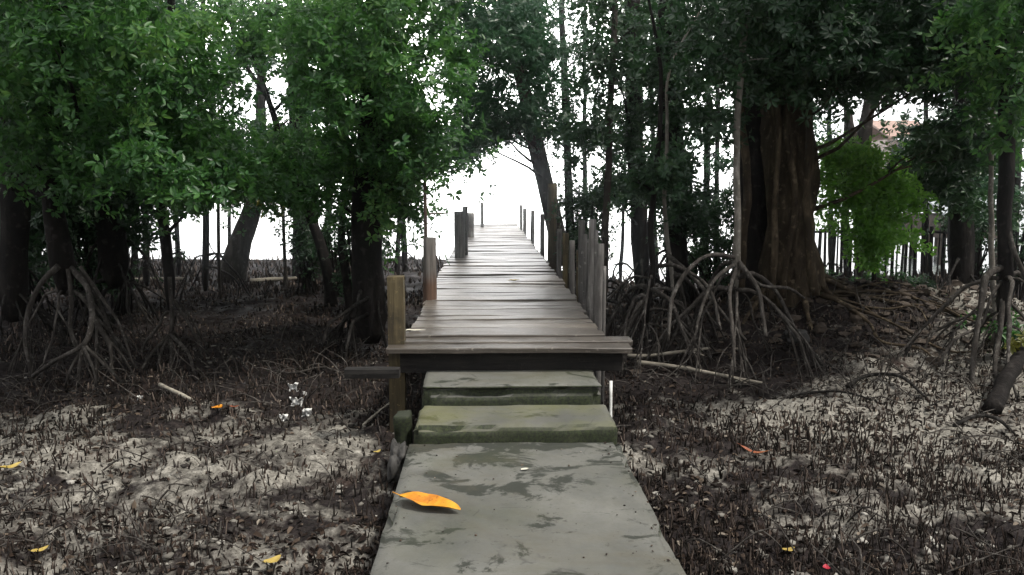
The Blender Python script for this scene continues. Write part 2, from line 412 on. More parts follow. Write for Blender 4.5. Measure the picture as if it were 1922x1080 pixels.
def post(px,pt,pb,w,Y,mat,sq=False,base=None,name='post'):
    top=at(px,pt,Y); zb=(base if base is not None else -.6)
    x,yv=top[0],Y
    r=w*ppm(Y)/2; mb=MB()
    lean=random.uniform(-.02,.02)
    if sq: 
        rough_box(mb,x-r,x+r,Y-r,Y+r,zb,top[2],max(.03,r*.7),.004,.01,6,int(px))
    else: tube(mb,[(x+lean,Y,zb),(x+lean*.3,Y,(zb+top[2])/2),(x,Y,top[2])],[r*1.05,r,r*.95],.1,10,.10,5,0,int(px))
    return mb.build(name,M[mat],bw,not sq)
post(743,518,640,32,5.62,'post',True)
post(806,446,560,25,7.75,'post_two')
post(797,300,470,7,7.95,'post_red')

post(862,397,480,20,12.4,'post_grey'); post(873,388,470,10,12.9,'post_grey'); post(882,400,440,16,17.5,'post_grey')
post(1037,345,485,18,12.2,'post')
post(1000,395,440,8,17.0,'post_grey'); post(985,392,430,7,20,'post_grey'); post(905,380,425,6,22,'post_grey'); post(978,385,420,6,22.8,'post_grey')
post(1074,452,535,11,8.9,'post_grey'); post(1092,414,560,13,8.1,'post_grey'); post(1106,450,580,10,7.4,'post_grey')
post(1112,412,590,14,7.2,'post_grey'); post(1127,458,612,15,6.5,'post_grey',base=-.5); post(1086,470,560,9,8.4,'post')
post(1050,430,505,10,10.8,'post_grey'); post(1062,438,522,12,9.9,'post'); post(1099,440,570,8,7.7,'post_grey'); post(1119,432,600,8,6.9,'post_grey'); post(1018,402,450,9,15,'post_grey'); post(1135,500,615,7,6.3,'post_grey')
# thin crossbar rail on the left
mb=MB(); a1=at(797,402,7.95);a2=at(850,400,10.5); tube(mb,[a1,a2],[.012,.010],.2,6,.1); mb.build('rail',M['post_red'],bw)
# under the deck: piles
for yy in (5.6,8.25,11.25,14.25,17.45,20.65,23.25):
    for xx in (-.42,.68):
        mb=MB(); zt=DZ-.201 if yy<6 else DZ-.251
        tube(mb,[(xx,yy,-1.5),(xx,yy,-.4),(xx,yy,zt)],[.07,.065,.06],.15,9,.12,4,0,int(yy*7)); mb.build('pile',M['beam'],bw)
# white pipe beside the steps
p=at(1147,706,5.36); q=onz(1147,800,-.25)
mb=MB(); tube(mb,[(p[0],5.36,.17),(p[0]-.004,5.33,-.05),(p[0],5.3,-.35)],[.011,.011,.011],.1,10,0)
M['white']=rgbmat('plain_white',(.8,.8,.77),.45)
props(mb.build('water_pipe',M['white'],None),'thin white upright pipe beside the right end of the steps','pipe')

# ------------------------------------------------------------------ leaves
def fan_leaves(P,D,N,L,wr=.44,fold=.18,droop=.12,simple=False):
    """P base points, D directions, N normals, L lengths -> verts, quads"""
    D=D/np.linalg.norm(D,axis=1)[:,None]; N=N-D*(N*D).sum(1)[:,None]; N/=np.linalg.norm(N,axis=1)[:,None]+1e-9
    B=np.cross(D,N); L=L[:,None]; w=L*wr*.5
    base=P; tip=P+D*L-N*L*droop
    if simple:
        l=P+D*L*.5+B*w+N*w*fold; r=P+D*L*.5-B*w+N*w*fold
        V=np.stack([base,l,tip,r],1).reshape(-1,3); n=len(P); i=np.arange(n)[:,None]*4
        return V,np.concatenate([i+np.array([0,3,2,1])],1),4
    l1=P+D*L*.28+B*w*.9+N*w*fold; l2=P+D*L*.68+B*w*.86+N*(w*fold)-N*L*droop*.45
    r1=P+D*L*.28-B*w*.9+N*w*fold; r2=P+D*L*.68-B*w*.86+N*(w*fold)-N*L*droop*.45
    V=np.stack([base,l1,l2,tip,r2,r1],1).reshape(-1,3); n=len(P); i=np.arange(n)[:,None]*6
    return V,np.concatenate([i+np.array([0,3,2,1]),i+np.array([0,5,4,3])],0),6
def clump_leaves(C,Rad,per,L=.10,k=7,simple=False,flat=.75):
    """rosettes of leaves in clumps; C (n,3) centres, Rad (n,)"""
    nc=len(C); per=per*(.10/L)**1.4; L=L*.76; per*=1.9
    nr=np.maximum(3,(per*(Rad/.4)**2*rng.uniform(.5,1.4,nc)).astype(int))
    idx=np.repeat(np.arange(nc),nr); n=len(idx)
    d=rng.normal(size=(n,3)); d/=np.linalg.norm(d,axis=1)[:,None]
    rr=Rad[idx]*(rng.random(n)**.75)*(1+.3*rng.normal(size=n))
    off=d*rr[:,None]; off[:,2]*=flat
    sa=rng.normal(size=(nc,3)); sa[:,2]=sa[:,2]*.5-.25; sa/=np.linalg.norm(sa,axis=1)[:,None]
    off=off*.8+sa[idx]*(Rad[idx]*rng.normal(size=n)*.6)[:,None]
    P0=C[idx]+off
    ax=d*.7+np.array([0,0,.55])+rng.normal(size=(n,3))*.35; ax/=np.linalg.norm(ax,axis=1)[:,None]
    u=np.cross(ax,rng.normal(size=(n,3))); u/=np.linalg.norm(u,axis=1)[:,None]; v=np.cross(ax,u)
    ang=(np.arange(k)*2.4)[None,:]+rng.random((n,k))*.6+rng.random((n,1))*6
    rad=np.cos(ang)[...,None]*u[:,None]+np.sin(ang)[...,None]*v[:,None]
    tilt=rng.uniform(.1,.75,(n,k,1))
    D=rad+ax[:,None]*tilt+rng.normal(size=(n,k,3))*.15; D[...,2]-=.12
    N=ax[:,None]-rad*.35*tilt+rng.normal(size=(n,k,3))*.22
    P=P0[:,None]+rad*.012
    Ls=L*rng.uniform(.7,1.25,(n,k))
    ok=rng.random((n,k))<.9
    P,D,N,Ls=P[ok],D[ok],N[ok],Ls[ok]
    V,Q,m=fan_leaves(P,D,N,Ls,simple=simple)
    cl=(rng.random(nc)*.5)[idx]; cl=np.repeat(cl[:,None],k,1)[ok]
    rn=np.clip(rng.random(len(P))*.6+cl,0,1)
    return V,Q,np.repeat(rn,m)
def leafobj(name,parts,mat,parent):
    Vs=[];Qs=[];As=[];n=0
    for V,Q,A in parts: Vs.append(V);Qs.append(Q+n);As.append(A);n+=len(V)
    V=np.concatenate(Vs)-np.array(parent.location); me=fastmesh(name,V,np.concatenate(Qs),mat,{'rnd':np.concatenate(As)},smooth=False)
    o=bpy.data.objects.new(name,me); COL.objects.link(o); o.parent=parent; return o

HOLES=[(480,180,62,34),(945,352,58,56),(1705,212,100,20),(1668,250,40,20),(830,420,26,60),(515,440,26,32),(1165,480,18,30),(415,430,24,36),(1060,60,8,8),(1180,170,5,5),(1225,260,5,15),(1315,300,4,20),(1340,170,4,10)]
def in_hole(p):
    q=RM.T@(p-EYE)
    if q[2]>-.3: return False
    px=W/2-q[0]/q[2]*F; py=H/2+q[1]/q[2]*F
    e=.22*F/(-q[2])
    for hx,hy,rx,ry in HOLES:
        rx=rx+e; ry=ry+e
        if ((px-hx)/rx)**2+((py-hy)/ry)**2<1: return True
    return False
def ell(cx,cy,rx,ry,Y,dY,n):
    out=[]; tries=0
    while len(out)<n and tries<n*6:
        tries+=1; a=random.random()*6.283; r=math.sqrt(random.random())
        px=cx+math.cos(a)*r*rx; py=cy+math.sin(a)*r*ry
        p=at(px,py,Y+random.uniform(-dY,dY))
        if in_hole(p): continue
        out.append(p)
    return out
def blob(c,r,n):  # crown clumps added mostly out of view to cast shade
    out=[]; tries=0
    while len(out)<n and tries<n*6:
        tries+=1; d=np.random.default_rng(random.randrange(1<<30)).normal(size=3); d/=np.linalg.norm(d); p=np.array(c)+d*np.array(r)*(.35+.65*random.random()**.4)
        if p[2]<2.4 and abs(p[0]-.1)<1.1: continue
        if in_hole(p): continue
        out.append(p)
    return out
TREES=[]
def tree(label,trunk,Y,clumps=(),mat='bark_dark',leaf='leaf',crad=.42,per=30,L=.10,simple=False,roots=0,root_h=.7,root_r=.8,limbs=.4,
         top=None,name='mangrove_tree',cat='mangrove tree',group=None,sides=9,rough=.10,extra=None,manual=(),rootmat='root_dark',forks=True,seed=None,nf=3,rr=1.):
    """trunk: list of (px,py,width px)"""
    pts=[at(a,b,Y) for a,b,w in trunk]; rad=[w*ppm(Y)/2 for a,b,w in trunk]
    b=pts[0].copy(); gz=float(gh(b[0],Y)); 
    base=np.array([b[0]+(b[0]-pts[1][0])*.1,Y,gz])
    if roots or manual: P=[b]+pts[1:] if b[2]>gz+.15 else pts; RD=list(rad)
    if not (roots or manual):
        P=[base-np.array([0,0,.25]),base+np.array([0,0,.05])]+[p for p in pts if p[2]>gz+.3]; RD=[rad[0]*1.5,rad[0]*1.15]+[r for p,r in zip(pts,rad) if p[2]>gz+.3]
    else:
        P=list(pts); RD=list(rad)
    if top is not None:
        tp=np.array(P[-1]); dr=(P[-1]-P[-2]); dr/=np.linalg.norm(dr)
        dr=dr*.6+np.array([0,0,.6]); P.append(tp+dr*top*.5); RD.append(RD[-1]*.75); P.append(tp+dr*top+np.array([random.uniform(-.3,.3),0,0])); RD.append(RD[-1]*.5)
    if roots or manual: P=[P[0]-np.array([0,0,min(.25,max(.05,P[0][2]-gz))])]+P; RD=[RD[0]*.45]+RD
    root=empty(name,base,label,cat,group)
    tm=MB(); sd=seed if seed is not None else random.randrange(1000)
    SP,SR=tube(tm,P,RD,.10 if Y<10 else .2,sides,rough,nf,.02,sd)
    C=[np.array(c) for c in clumps]
    if C:
        # limbs reach from the trunk to some of the clumps
        for c in C:
            if random.random()>limbs: continue
            cand=[i_ for i_ in range(len(SP)) if SP[i_][2]<c[2]-.1 and SP[i_][2]>root_h+.3 and SP[i_][2]>c[2]-1.8]
            if not cand: cand=[i_ for i_ in range(len(SP)) if SP[i_][2]>1.0] 
            if not cand: continue
            i_=min(cand,key=lambda q:np.linalg.norm(SP[q]-c)+random.random()*.5)
            a_=SP[i_]; L_=np.linalg.norm(c-a_)
            if L_>3. or c[2]-a_[2]<.4*L_: continue
            m1=a_*.6+c*.4+np.array([random.uniform(-.12,.12)*L_,random.uniform(-.1,.1)*L_,-.06*L_+random.uniform(-.05,.1)*L_])
            r0=min(SR[i_]*.6,.012+.012*L_)
            tube(tm,[a_,m1,c],[r0,r0*.7,r0*.25],.2,5,.1,4,.03,random.randrange(99),False)
            for q in range(2):
                e=c+np.array([random.uniform(-1,1),random.uniform(-1,1),random.uniform(-.5,.7)])*crad*.8
                mm=c*.5+m1*.5; tube(tm,[mm,(mm+e)/2+np.array([0,0,.03]),e],[r0*.4,r0*.3,r0*.15],.2,4,0,4,.02,random.randrange(99),False)
    tm.build('trunk',M[mat],root)
    if C:
        CA=np.array(C); rad_=crad*rng.uniform(.45,1.3,len(CA))
        leafobj('crown',[clump_leaves(CA,rad_,per,L,simple=simple)],M[leaf],root)
    NR=int(roots*1.35+.5)
    for q in range(NR):
        a=2*math.pi*(q+random.random()*.9)/NR; h=root_h*random.uniform(.45,1.1); d=root_r*random.uniform(.6,1.25)*(.5+.5*h/root_h)
        i_=int(np.argmin(abs(SP[:,2]-(gz+h)))); s=SP[i_]
        e=np.array([s[0]+math.cos(a)*d,s[1]+math.sin(a)*d*.9,0]); e[2]=float(gh(e[0],e[1]))-.06
        ht=s[2]-e[2]; m1=s*.72+e*.28; m1[2]=s[2]-ht*random.uniform(-.02,.10); m2=s*.30+e*.70; m2[2]=e[2]+ht*random.uniform(.38,.58)
        r0=max(random.uniform(.007,.022)*rr,random.uniform(.05,.12)*SR[i_]); rm=MB()
        PP,RR=tube(rm,[s,m1,m2,e],[r0*1.5,r0,r0*.85,r0*.6],.07,7,.28,9,.06,random.randrange(999))
        if forks:
            for z in range(random.choice((1,2,3,4))):
                j=int(len(PP)*random.uniform(.35,.75)); s2=PP[j]; a2=a+random.uniform(-1.3,1.3); d2=(s2[2]-gz)*random.uniform(.3,.8)
                e2=np.array([s2[0]+math.cos(a2)*d2,s2[1]+math.sin(a2)*d2,0]); e2[2]=float(gh(e2[0],e2[1]))-.05
                mm=(s2+e2)/2; mm[2]+=.10*(s2[2]-e2[2]); tube(rm,[s2,mm,e2],[r0*.7,r0*.6,r0*.45],.09,5,.12,6,.015,random.randrange(99))
        rm.build('prop_root',M[rootmat],root)
    for path,w,YY in manual:
        rm=MB(); pts_=[at(a,b_,YY if not isinstance(YY,(list,tuple)) else YY[i_]) for i_,(a,b_) in enumerate(path)]
        YA=YY if not isinstance(YY,(list,tuple)) else YY[0]; r0=w*ppm(YA)/2
        tube(rm,pts_,[r0*(1-.35*i_/(len(pts_)-1)) for i_ in range(len(pts_))],.07,7,.16,6,.015,random.randrange(99)); rm.build('prop_root',M[rootmat],root)
    if extra: extra(root)
    TREES.append(root); return root
G1='mangrove trees standing in the mud'

# ---- left side
tree('thick dark mangrove trunk at the left edge of the photo',[(25,560,50),(28,400,48),(15,200,44),(30,0,40)],8.6,
     ell(60,60,200,170,8.2,1.4,26)+blob((-4.6,8.,4.4),(1.8,2.,1.3),22),'bark_dark','leaf',.42,34,.10,roots=7,root_h=.9,root_r=.8,top=2.2)
tree('dark mangrove at left with long pale arching prop roots looping to the mud',[(118,500,42),(100,400,38),(92,300,34),(110,100,30)],7.4,
     ell(150,130,230,190,6.9,1.0,44)+ell(330,120,110,150,7.2,.8,18)+ell(230,330,150,55,7.,.8,12)+blob((-3.4,6.,4.3),(1.8,2.2,1.1),26),'bark_dark','leaf',.36,36,.088,top=2.,root_h=.8,
     roots=4,root_r=.7,manual=[([(110,500),(75,535),(52,590),(50,650),(66,708)],11,7.2),([(128,505),(134,560),(132,620),(150,665)],9,7.3),
     ([(130,500),(165,545),(172,600),(158,645),(110,672),(62,706)],11,[7.4,7.1,6.9,6.8,6.8,6.9]),([(158,648),(200,690),(228,720)],8,6.8),([(157,648),(148,690),(146,728)],8,6.8),
     ([(150,500),(190,560),(225,610),(250,690)],7,7.3),([(120,505),(160,520),(200,600),(214,655)],8,7.6),([(157,650),(128,700),(122,730)],6,6.8),([(156,650),(178,700),(182,728)],6,6.75)],rootmat='root')
tree('broad black mangrove trunk behind the long arching prop roots',[(215,500,56),(208,420,50),(200,300,46),(215,100,40)],9.8,
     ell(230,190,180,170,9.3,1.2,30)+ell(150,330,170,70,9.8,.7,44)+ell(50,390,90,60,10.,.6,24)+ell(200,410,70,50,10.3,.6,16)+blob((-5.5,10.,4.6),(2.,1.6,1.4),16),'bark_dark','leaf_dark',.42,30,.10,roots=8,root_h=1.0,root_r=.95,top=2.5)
tree('mangrove with a small tripod of stilt roots left of centre',[(318,540,20),(308,440,20),(300,330,18),(318,150,15)],8.2,
     ell(400,300,100,70,8.,.8,16)+ell(300,260,90,70,8,.8,10),'bark_dark','leaf',.34,34,.10,roots=3,root_h=.6,root_r=.6,top=2.2,
     manual=[([(318,520),(322,600),(318,632)],9,8.),([(318,628),(288,660),(262,700)],7,[8,7.6,7.3]),([(318,630),(322,670),(318,712)],7,[8,7.6,7.3]),([(318,628),(352,662),(366,705)],7,[8,7.6,7.3]),([(318,630),(300,670),(296,712)],6,[8,7.5,7.2]),([(322,560),(350,600),(372,640)],7,8.1)],rootmat='root')
tree('slim black mangrove trunk in the bright gap at left',[(385,520,13),(385,400,12),(375,250,11),(380,80,9)],12.6,
     ell(370,90,110,110,12.2,1.,14),'bark_dark','leaf_far',.42,26,.11,roots=4,top=2.,simple=True)
tree('very thin pale sapling stem just left of the leaning grey trunk',[(411,505,6),(410,430,6),(410,360,5),(414,260,4)],12.,
     ell(420,270,60,60,12,.5,5),'bark_mid','leaf_far',.36,26,.11,top=1.,simple=True)
tree('leaning grey trunk beside the round patch of light',[(438,505,46),(452,450,40),(474,390,33),(486,320,26),(490,240,20)],14.6,
     ell(470,320,90,60,14.,1.,15)+ell(540,60,100,80,14,1.,10),'bark_mid','leaf_far',.45,26,.115,top=2.,simple=True)
tree('dark straight trunk right of the round patch of light',[(578,505,52),(574,420,48),(570,340,44),(560,180,38)],14.2,
     ell(540,270,80,45,13.6,.8,12)+ell(620,200,70,150,13.8,.8,16),'bark_dark','leaf_far',.45,26,.115,top=2.,simple=True)
tree('thin curved tree leaning left over the round patch of light',[(618,520,22),(600,450,19),(578,395,17),(545,312,15),(520,240,12),(500,180,9),(458,118,7)],11.4,
     ell(420,270,120,50,11.,.7,24)+ell(560,250,50,100,11.,.7,16)+ell(360,340,90,40,11,.7,10)+ell(440,60,110,60,11.,.8,14)+ell(480,330,80,45,11.2,.6,8)+ell(565,120,60,100,11,.7,10),'bark_dark','leaf',.36,30,.105,top=1.)
tree('small yellowing sapling hanging leaves beside the dark straight trunk',[(535,500,7),(532,440,6),(530,380,6),(528,330,5)],12.8,
     ell(520,372,40,30,12.6,.4,9),'bark_mid','leaf_yellow',.26,26,.10,name='mangrove_sapling',cat='sapling',simple=True)
tree('big dark trunk close to the left side of the boardwalk under a dense green crown',[(696,600,64),(692,500,58),(688,400,54),(694,280,50),(706,120,46)],8.4,
     ell(720,90,165,130,7.6,1.0,46)+ell(740,250,135,110,8.2,.8,34)+ell(640,330,80,100,8.6,.6,16)+ell(755,370,40,60,8.4,.4,6)+blob((-1.6,6.2,4.3),(1.6,2.2,1.0),24),'bark_dark','leaf',.36,36,.088,roots=6,root_h=.6,root_r=.8,top=1.6,sides=12,
     manual=[([(690,560),(650,585),(618,610),(606,650)],8,[8.2,7.8,7.6,7.5]),([(690,590),(664,605),(655,640),(650,660)],8,[8.2,7.8,7.7,7.6])])
tree('slender dark stem between the straight trunk and the boardwalk trunk',[(655,560,14),(640,430,13),(650,330,12),(640,200,10)],10.4,
     ell(620,60,90,80,10,.8,12),'bark_dark','leaf',.38,28,.105,top=1.5)
# ---- centre and right
tree('dark blue-grey trunk leaning left across the bright opening over the boardwalk',[(1052,470,38),(1036,400,34),(1022,340,31),(1002,255,28),(980,160,25),(958,70,22)],13.,
     ell(945,100,110,140,12.6,1.2,80)+ell(925,30,130,60,10.2,.8,30)+ell(985,90,60,120,11.6,.8,36)+ell(940,240,85,20,12.4,.5,22)+ell(880,270,40,22,12.,.4,9)+ell(950,215,90,26,12.8,.9,16)+ell(880,180,34,110,12,1.,16)+ell(855,295,40,30,12.4,.8,9)+ell(1060,250,30,80,12.8,.8,9)+ell(1060,90,70,110,13,1.,14),'bark_mid','leaf_far',.34,24,.11,top=1.5,simple=True,roots=4,root_h=.5)
tree('straight narrow trunk just right of the leaning trunk',[(1070,520,18),(1068,400,17),(1065,280,15),(1058,100,13)],13.8,
     ell(1090,200,70,130,13.6,1.,14)+ell(1110,350,60,60,13.8,.8,8),'bark_dark','leaf_far',.36,22,.11,top=2.,simple=True,roots=4,root_h=.6)
tree('pale slender trunk rising behind the cluster of boardwalk posts',[(1134,540,14),(1137,420,14),(1143,250,13),(1152,40,12)],9.6,
     ell(1150,60,90,90,9.4,.8,14)+ell(1120,240,50,60,9.4,.6,5),'bark_mid','leaf_dark',.34,26,.10,top=1.5,roots=5,root_h=.6)
tree('dark trunk standing against the bright water right of the boardwalk',[(1208,545,32),(1200,450,32),(1193,300,34),(1188,100,34)],11.8,
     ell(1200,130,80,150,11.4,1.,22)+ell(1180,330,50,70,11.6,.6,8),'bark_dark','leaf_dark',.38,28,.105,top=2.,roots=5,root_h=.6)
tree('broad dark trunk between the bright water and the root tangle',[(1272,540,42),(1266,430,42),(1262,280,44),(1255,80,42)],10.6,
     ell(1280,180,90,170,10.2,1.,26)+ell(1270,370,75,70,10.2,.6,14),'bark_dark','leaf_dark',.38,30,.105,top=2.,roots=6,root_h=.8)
tree('thin pale stem with splayed roots in front of the broad dark trunk',[(1262,520,9),(1250,440,9),(1248,370,8),(1252,250,7)],7.9,
     ell(1240,300,45,70,7.9,.4,6),'bark_pale','leaf_dark',.28,26,.09,top=1.,roots=5,root_h=.75,root_r=.6,rootmat='root')
tree('tall thin pale trunk on a tangle of stilt roots beside the big brown trunk',[(1383,495,19),(1384,420,14),(1384,300,13),(1390,150,13),(1400,-40,12)],7.3,
     ell(1350,10,90,60,7.2,.6,12)+ell(1340,170,50,80,7.4,.5,8),'bark_pale','leaf_dark',.34,28,.095,top=1.5,roots=8,root_h=.9,root_r=.9,rootmat='root',
     manual=[([(1384,490),(1400,510),(1424,545),(1432,590),(1436,632)],11,[7.3,7.2,7.1,7.,6.9]),([(1384,485),(1340,478),(1300,500),(1262,560),(1255,640)],9,[7.3,7.2,7.1,7.,6.9]),
     ([(1380,495),(1345,520),(1320,570),(1300,650)],8,[7.3,7.1,7.,6.9]),([(1384,500),(1370,550),(1374,620),(1380,700)],8,[7.3,7.,6.8,6.6]),([(1386,492),(1430,535),(1480,540),(1510,560)],8,[7.3,7.2,7.2,7.3]),
     ([(1255,480),(1300,520),(1350,580),(1400,640)],9,[7.8,7.5,7.2,7.]),([(1240,500),(1270,500),(1330,540),(1350,620)],9,[7.6,7.4,7.2,7.])])
tree('curved mangrove stem whose roots fan out right beside the front boardwalk posts',[(1215,560,13),(1225,500,12),(1222,420,11),(1230,330,10)],7.6,
     ell(1225,330,40,60,7.6,.3,5),'bark_dark','leaf_dark',.28,24,.09,top=1.5,roots=9,root_h=.8,root_r=.75,rootmat='root')
def big_extra(root):
    for q in range(10):
        a=random.uniform(-1.15,.55); L_=random.uniform(.7,2.3); x0,y0=root.location[0]+.25*math.cos(a),9.0+.25*math.sin(a); pts=[]
        a2=a
        for k_ in range(6):
            t_=k_/5; a2+=random.uniform(-.3,.3); xx_=x0+math.cos(a2)*L_*t_; yy_=y0-abs(math.sin(a2))*L_*t_*.8 if a<0 else y0+math.sin(a2)*L_*t_*.3
            pts.append((xx_,yy_,float(gh_fine(xx_,yy_))+.05*(1-t_)+random.uniform(-.01,.06)))
        mb=MB(); r0=random.uniform(.012,.032); tube(mb,pts,[r0*(1-.12*k_) for k_ in range(6)],.07,7,.25,8,.03,q); mb.build('surface_root',M['bark_big'],root)
    mb=MB(); tube(mb,[at(a,b,9.45) for a,b in ((1405,590),(1415,520),(1412,440),(1418,320),(1425,200),(1432,60),(1436,-60))],[.30,.23,.19,.2,.22,.26,.26],.1,22,.22,4,.03,77); mb.build('hollow_shade_stem',M['bark_dark'],root)  # dark stem added to stand for the shaded hollow of the trunk
    for (pth,w) in (([(1392,540),(1398,440),(1402,330),(1392,200),(1415,20)],14),([(1530,555),(1518,450),(1512,360),(1516,240),(1498,60)],16),
                    ([(1470,560),(1478,470),(1492,380),(1475,260),(1480,100)],13),([(1448,560),(1452,460),(1455,360),(1462,240),(1450,80)],12)):
        mb=MB(); tube(mb,[at(a,b,8.66) for a,b in pth],[w*ppm(8.6)/2]*len(pth),.08,8,.2,5,.03,random.randrange(99)); mb.build('vine',M['bark_big'],root)
tree('massive rough brown tree trunk on the raised bank at right',[(1492,580,125),(1487,520,100),(1484,450,88),(1482,330,86),(1476,200,90),(1462,60,94),(1440,-60,94)],9.1,
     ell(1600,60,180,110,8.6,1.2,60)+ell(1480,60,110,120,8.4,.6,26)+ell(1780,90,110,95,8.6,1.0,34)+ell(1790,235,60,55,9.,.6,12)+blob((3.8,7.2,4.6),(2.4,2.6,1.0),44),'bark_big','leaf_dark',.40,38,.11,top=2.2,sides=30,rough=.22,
     extra=big_extra,name='bank_tree',cat='tree',roots=9,root_h=.35,root_r=1.0,rootmat='bark_big',nf=4,rr=2.2)
tree('forked grey trunk in the gap behind the bright green bush',[(1622,520,32),(1618,430,30),(1616,330,30),(1622,260,28),(1630,190,22)],13.6,
     ell(1610,100,90,50,13.4,.8,9),'bark_mid','leaf_far',.4,26,.11,top=1.5,simple=True,
     extra=lambda r:(lambda mb:(tube(mb,[at(1618,300,13.6),at(1597,250,13.6),at(1592,205,13.6)],[.11,.08,.06],.1,8),mb.build('limb',M['bark_mid'],r)))(MB()))
def plain_tree(*a,**k): return tree(*a,**k)
tree('dark trunk crowded by foliage left of the right-edge tree',[(1806,540,46),(1802,420,44),(1800,320,40),(1806,200,34)],10.8,
     ell(1800,300,70,70,10.4,.8,18)+ell(1760,260,55,45,10.4,.6,9)+ell(1740,330,40,36,10.6,.6,6),'bark_dark','leaf_dark',.36,30,.105,top=2.,roots=6,root_h=.7)
tree('tall dark mangrove near the right edge on high pale prop roots',[(1884,560,28),(1886,440,26),(1888,250,26),(1880,20,24)],7.1,
     ell(1890,60,80,90,6.9,.7,16)+ell(1900,210,50,60,6.9,.5,8)+blob((4.2,6.4,4.),(1.4,1.6,.8),14),'bark_dark','leaf',.34,34,.10,top=1.5,roots=7,root_h=.9,root_r=.9,rootmat='root',
     manual=[([(1886,500),(1850,520),(1838,580),(1830,650),(1822,735)],15,[7.1,7.,6.9,6.8,6.7]),([(1888,420),(1905,480),(1925,530),(1940,620)],11,[7.1,7.,7.,7.]),([(1884,540),(1876,620),(1868,690),(1880,745)],11,[7.1,7.,6.8,6.7]),
     ([(1884,520),(1860,560),(1842,610),(1790,640),(1762,690)],7,[7.1,7.,6.9,6.8,6.8])])
tree('thin pale stem just left of the tall right-edge mangrove',[(1866,600,10),(1862,480,10),(1860,340,9),(1864,240,8)],7.6,
     ell(1855,170,40,60,7.6,.4,7),'bark_pale','leaf',.28,28,.095,top=1.2,roots=4,root_h=.6,rootmat='root')
# bright bush
tree('bright green leafy bush in front of the bamboo fence at right',[(1640,530,9),(1638,470,9),(1630,400,8),(1640,330,6)],9.6,
     ell(1610,350,75,75,9.4,.5,26)+ell(1665,400,65,62,9.4,.5,22)+ell(1580,310,50,40,9.5,.4,9)+ell(1645,470,40,28,9.3,.3,5)+ell(1685,350,40,40,9.5,.4,8)+ell(1700,215,22,26,9.4,.2,3),'bark_mid','leaf_bright',.26,32,.09,
     name='bush',cat='bush',limbs=.8)

# ---- slim background mangroves, against the bright water
G2='slim background mangroves along the shoreline'
far=[(70,15.5,12,0),(98,16.5,9,1),(140,15,14,0),(172,14,12,1),(255,15.8,10,0),(275,13.6,12,1),(335,15.2,9,1),(428,16.6,6,1),
     (612,15.4,12,1),(745,15.6,8,0),(760,16.4,11,1),(838,19.,0,0),(1098,15.6,10,0),(1165,15.,7,1),(1232,14.6,9,0),(1322,14.2,14,1),(1345,12.8,10,0),(1560,16.4,10,1),(1590,15.4,12,0),(1738,15.2,10,0),(1835,14,16,0),(1900,13.5,18,1)]
far=[f for f in far if f[2]>0]
def ordinal(n): return ['first','second','third','fourth','fifth','sixth','seventh','eighth','ninth','tenth','eleventh','twelfth','thirteenth','fourteenth','fifteenth'][:][n]
left=[f for f in far if f[0]<900]; right=[f for f in far if f[0]>=900]
for side,lst in (('left',left),('right',right)):
    for i_,(px,Y,w,kd) in enumerate(lst):
        if side=='left': lab='slim dark background mangrove at the waterline, %s from the left edge of the photo'%ordinal(i_)
        else: lab='slim dark background mangrove at the waterline, %s to the right of the boardwalk'%ordinal(i_)
        ln=random.uniform(-14,14)
        top=120 if (abs(px-940)>260) else 60
        ctr=at(px+ln,60,Y)
        cl=[]
        for q in range(5 if abs(px-940)<200 else (14 if 300<px<1400 else 30)):
            c=at(px+ln+random.uniform(-85,85),random.uniform(-120,345 if side=='left' else 370),Y+random.uniform(-1,1))
            if not in_hole(c) : cl.append(c)
        tree(lab,[(px,510,w*1.15),(px+ln*.3,430,w),(px+ln*.6,330,w*.9),(px+ln,180,w*.8),(px+ln,20,w*.6)],Y,cl,'bark_dark','leaf_far',.46,20,.13,True,
             roots=4 if kd else 0,root_h=.5,root_r=.5,group=G2,top=1.5,limbs=.15,forks=False)

th=[(20,10.5,.55),(172,10.2,.5),(58,11,.5),(150,11.5,.45),(190,12.5,.55),(228,11,.4),(575,12.5,.3),(628,12.5,.5),(668,10.5,.45),(700,12,.4)]
tr_=[(1086,11.5,.3),(1105,12.5,.45),(1262,12.,.5),(1305,11.5,.6),(1350,11.,.55),(1402,10.6,.5),(1440,10.4,.4),(1830,11.5,.5),(1905,11,.6)]
for side,lst in (('left',th),('right',tr_)):
    for i_,(px,Y,hh) in enumerate(lst):
        p=at(px,500,Y); gz=float(gh(p[0],Y)); k_='from the left edge' if side=='left' else 'to the right of the boardwalk'
        r=empty('thicket_shrub',(p[0],Y,gz),'dark thicket shrub under the background trees, %s %s'%(ordinal(i_),k_),'shrub','dark thicket shrubs between the background trunks')
        mb=MB(); C=[]
        zt=at(px,385,Y)[2]
        for q in range(16):
            c=np.array([p[0]+random.uniform(-1,1)*hh*.55,Y+random.uniform(-.5,.5),gz+(zt-gz)*(.25+.85*random.random())]); C.append(c)
            tube(mb,[(p[0]+random.uniform(-.15,.15),Y+random.uniform(-.15,.15),gz-.05),(np.array([p[0],Y,gz])+c)/2+np.array([0,0,.1]),c],[.016,.012,.006],.12,5,0,cap=False)
        mb.build('stem',M['bark_dark'],r); leafobj('foliage',[clump_leaves(np.array(C),np.full(len(C),.24),26,.095,simple=True)],M['leaf_dark'],r)
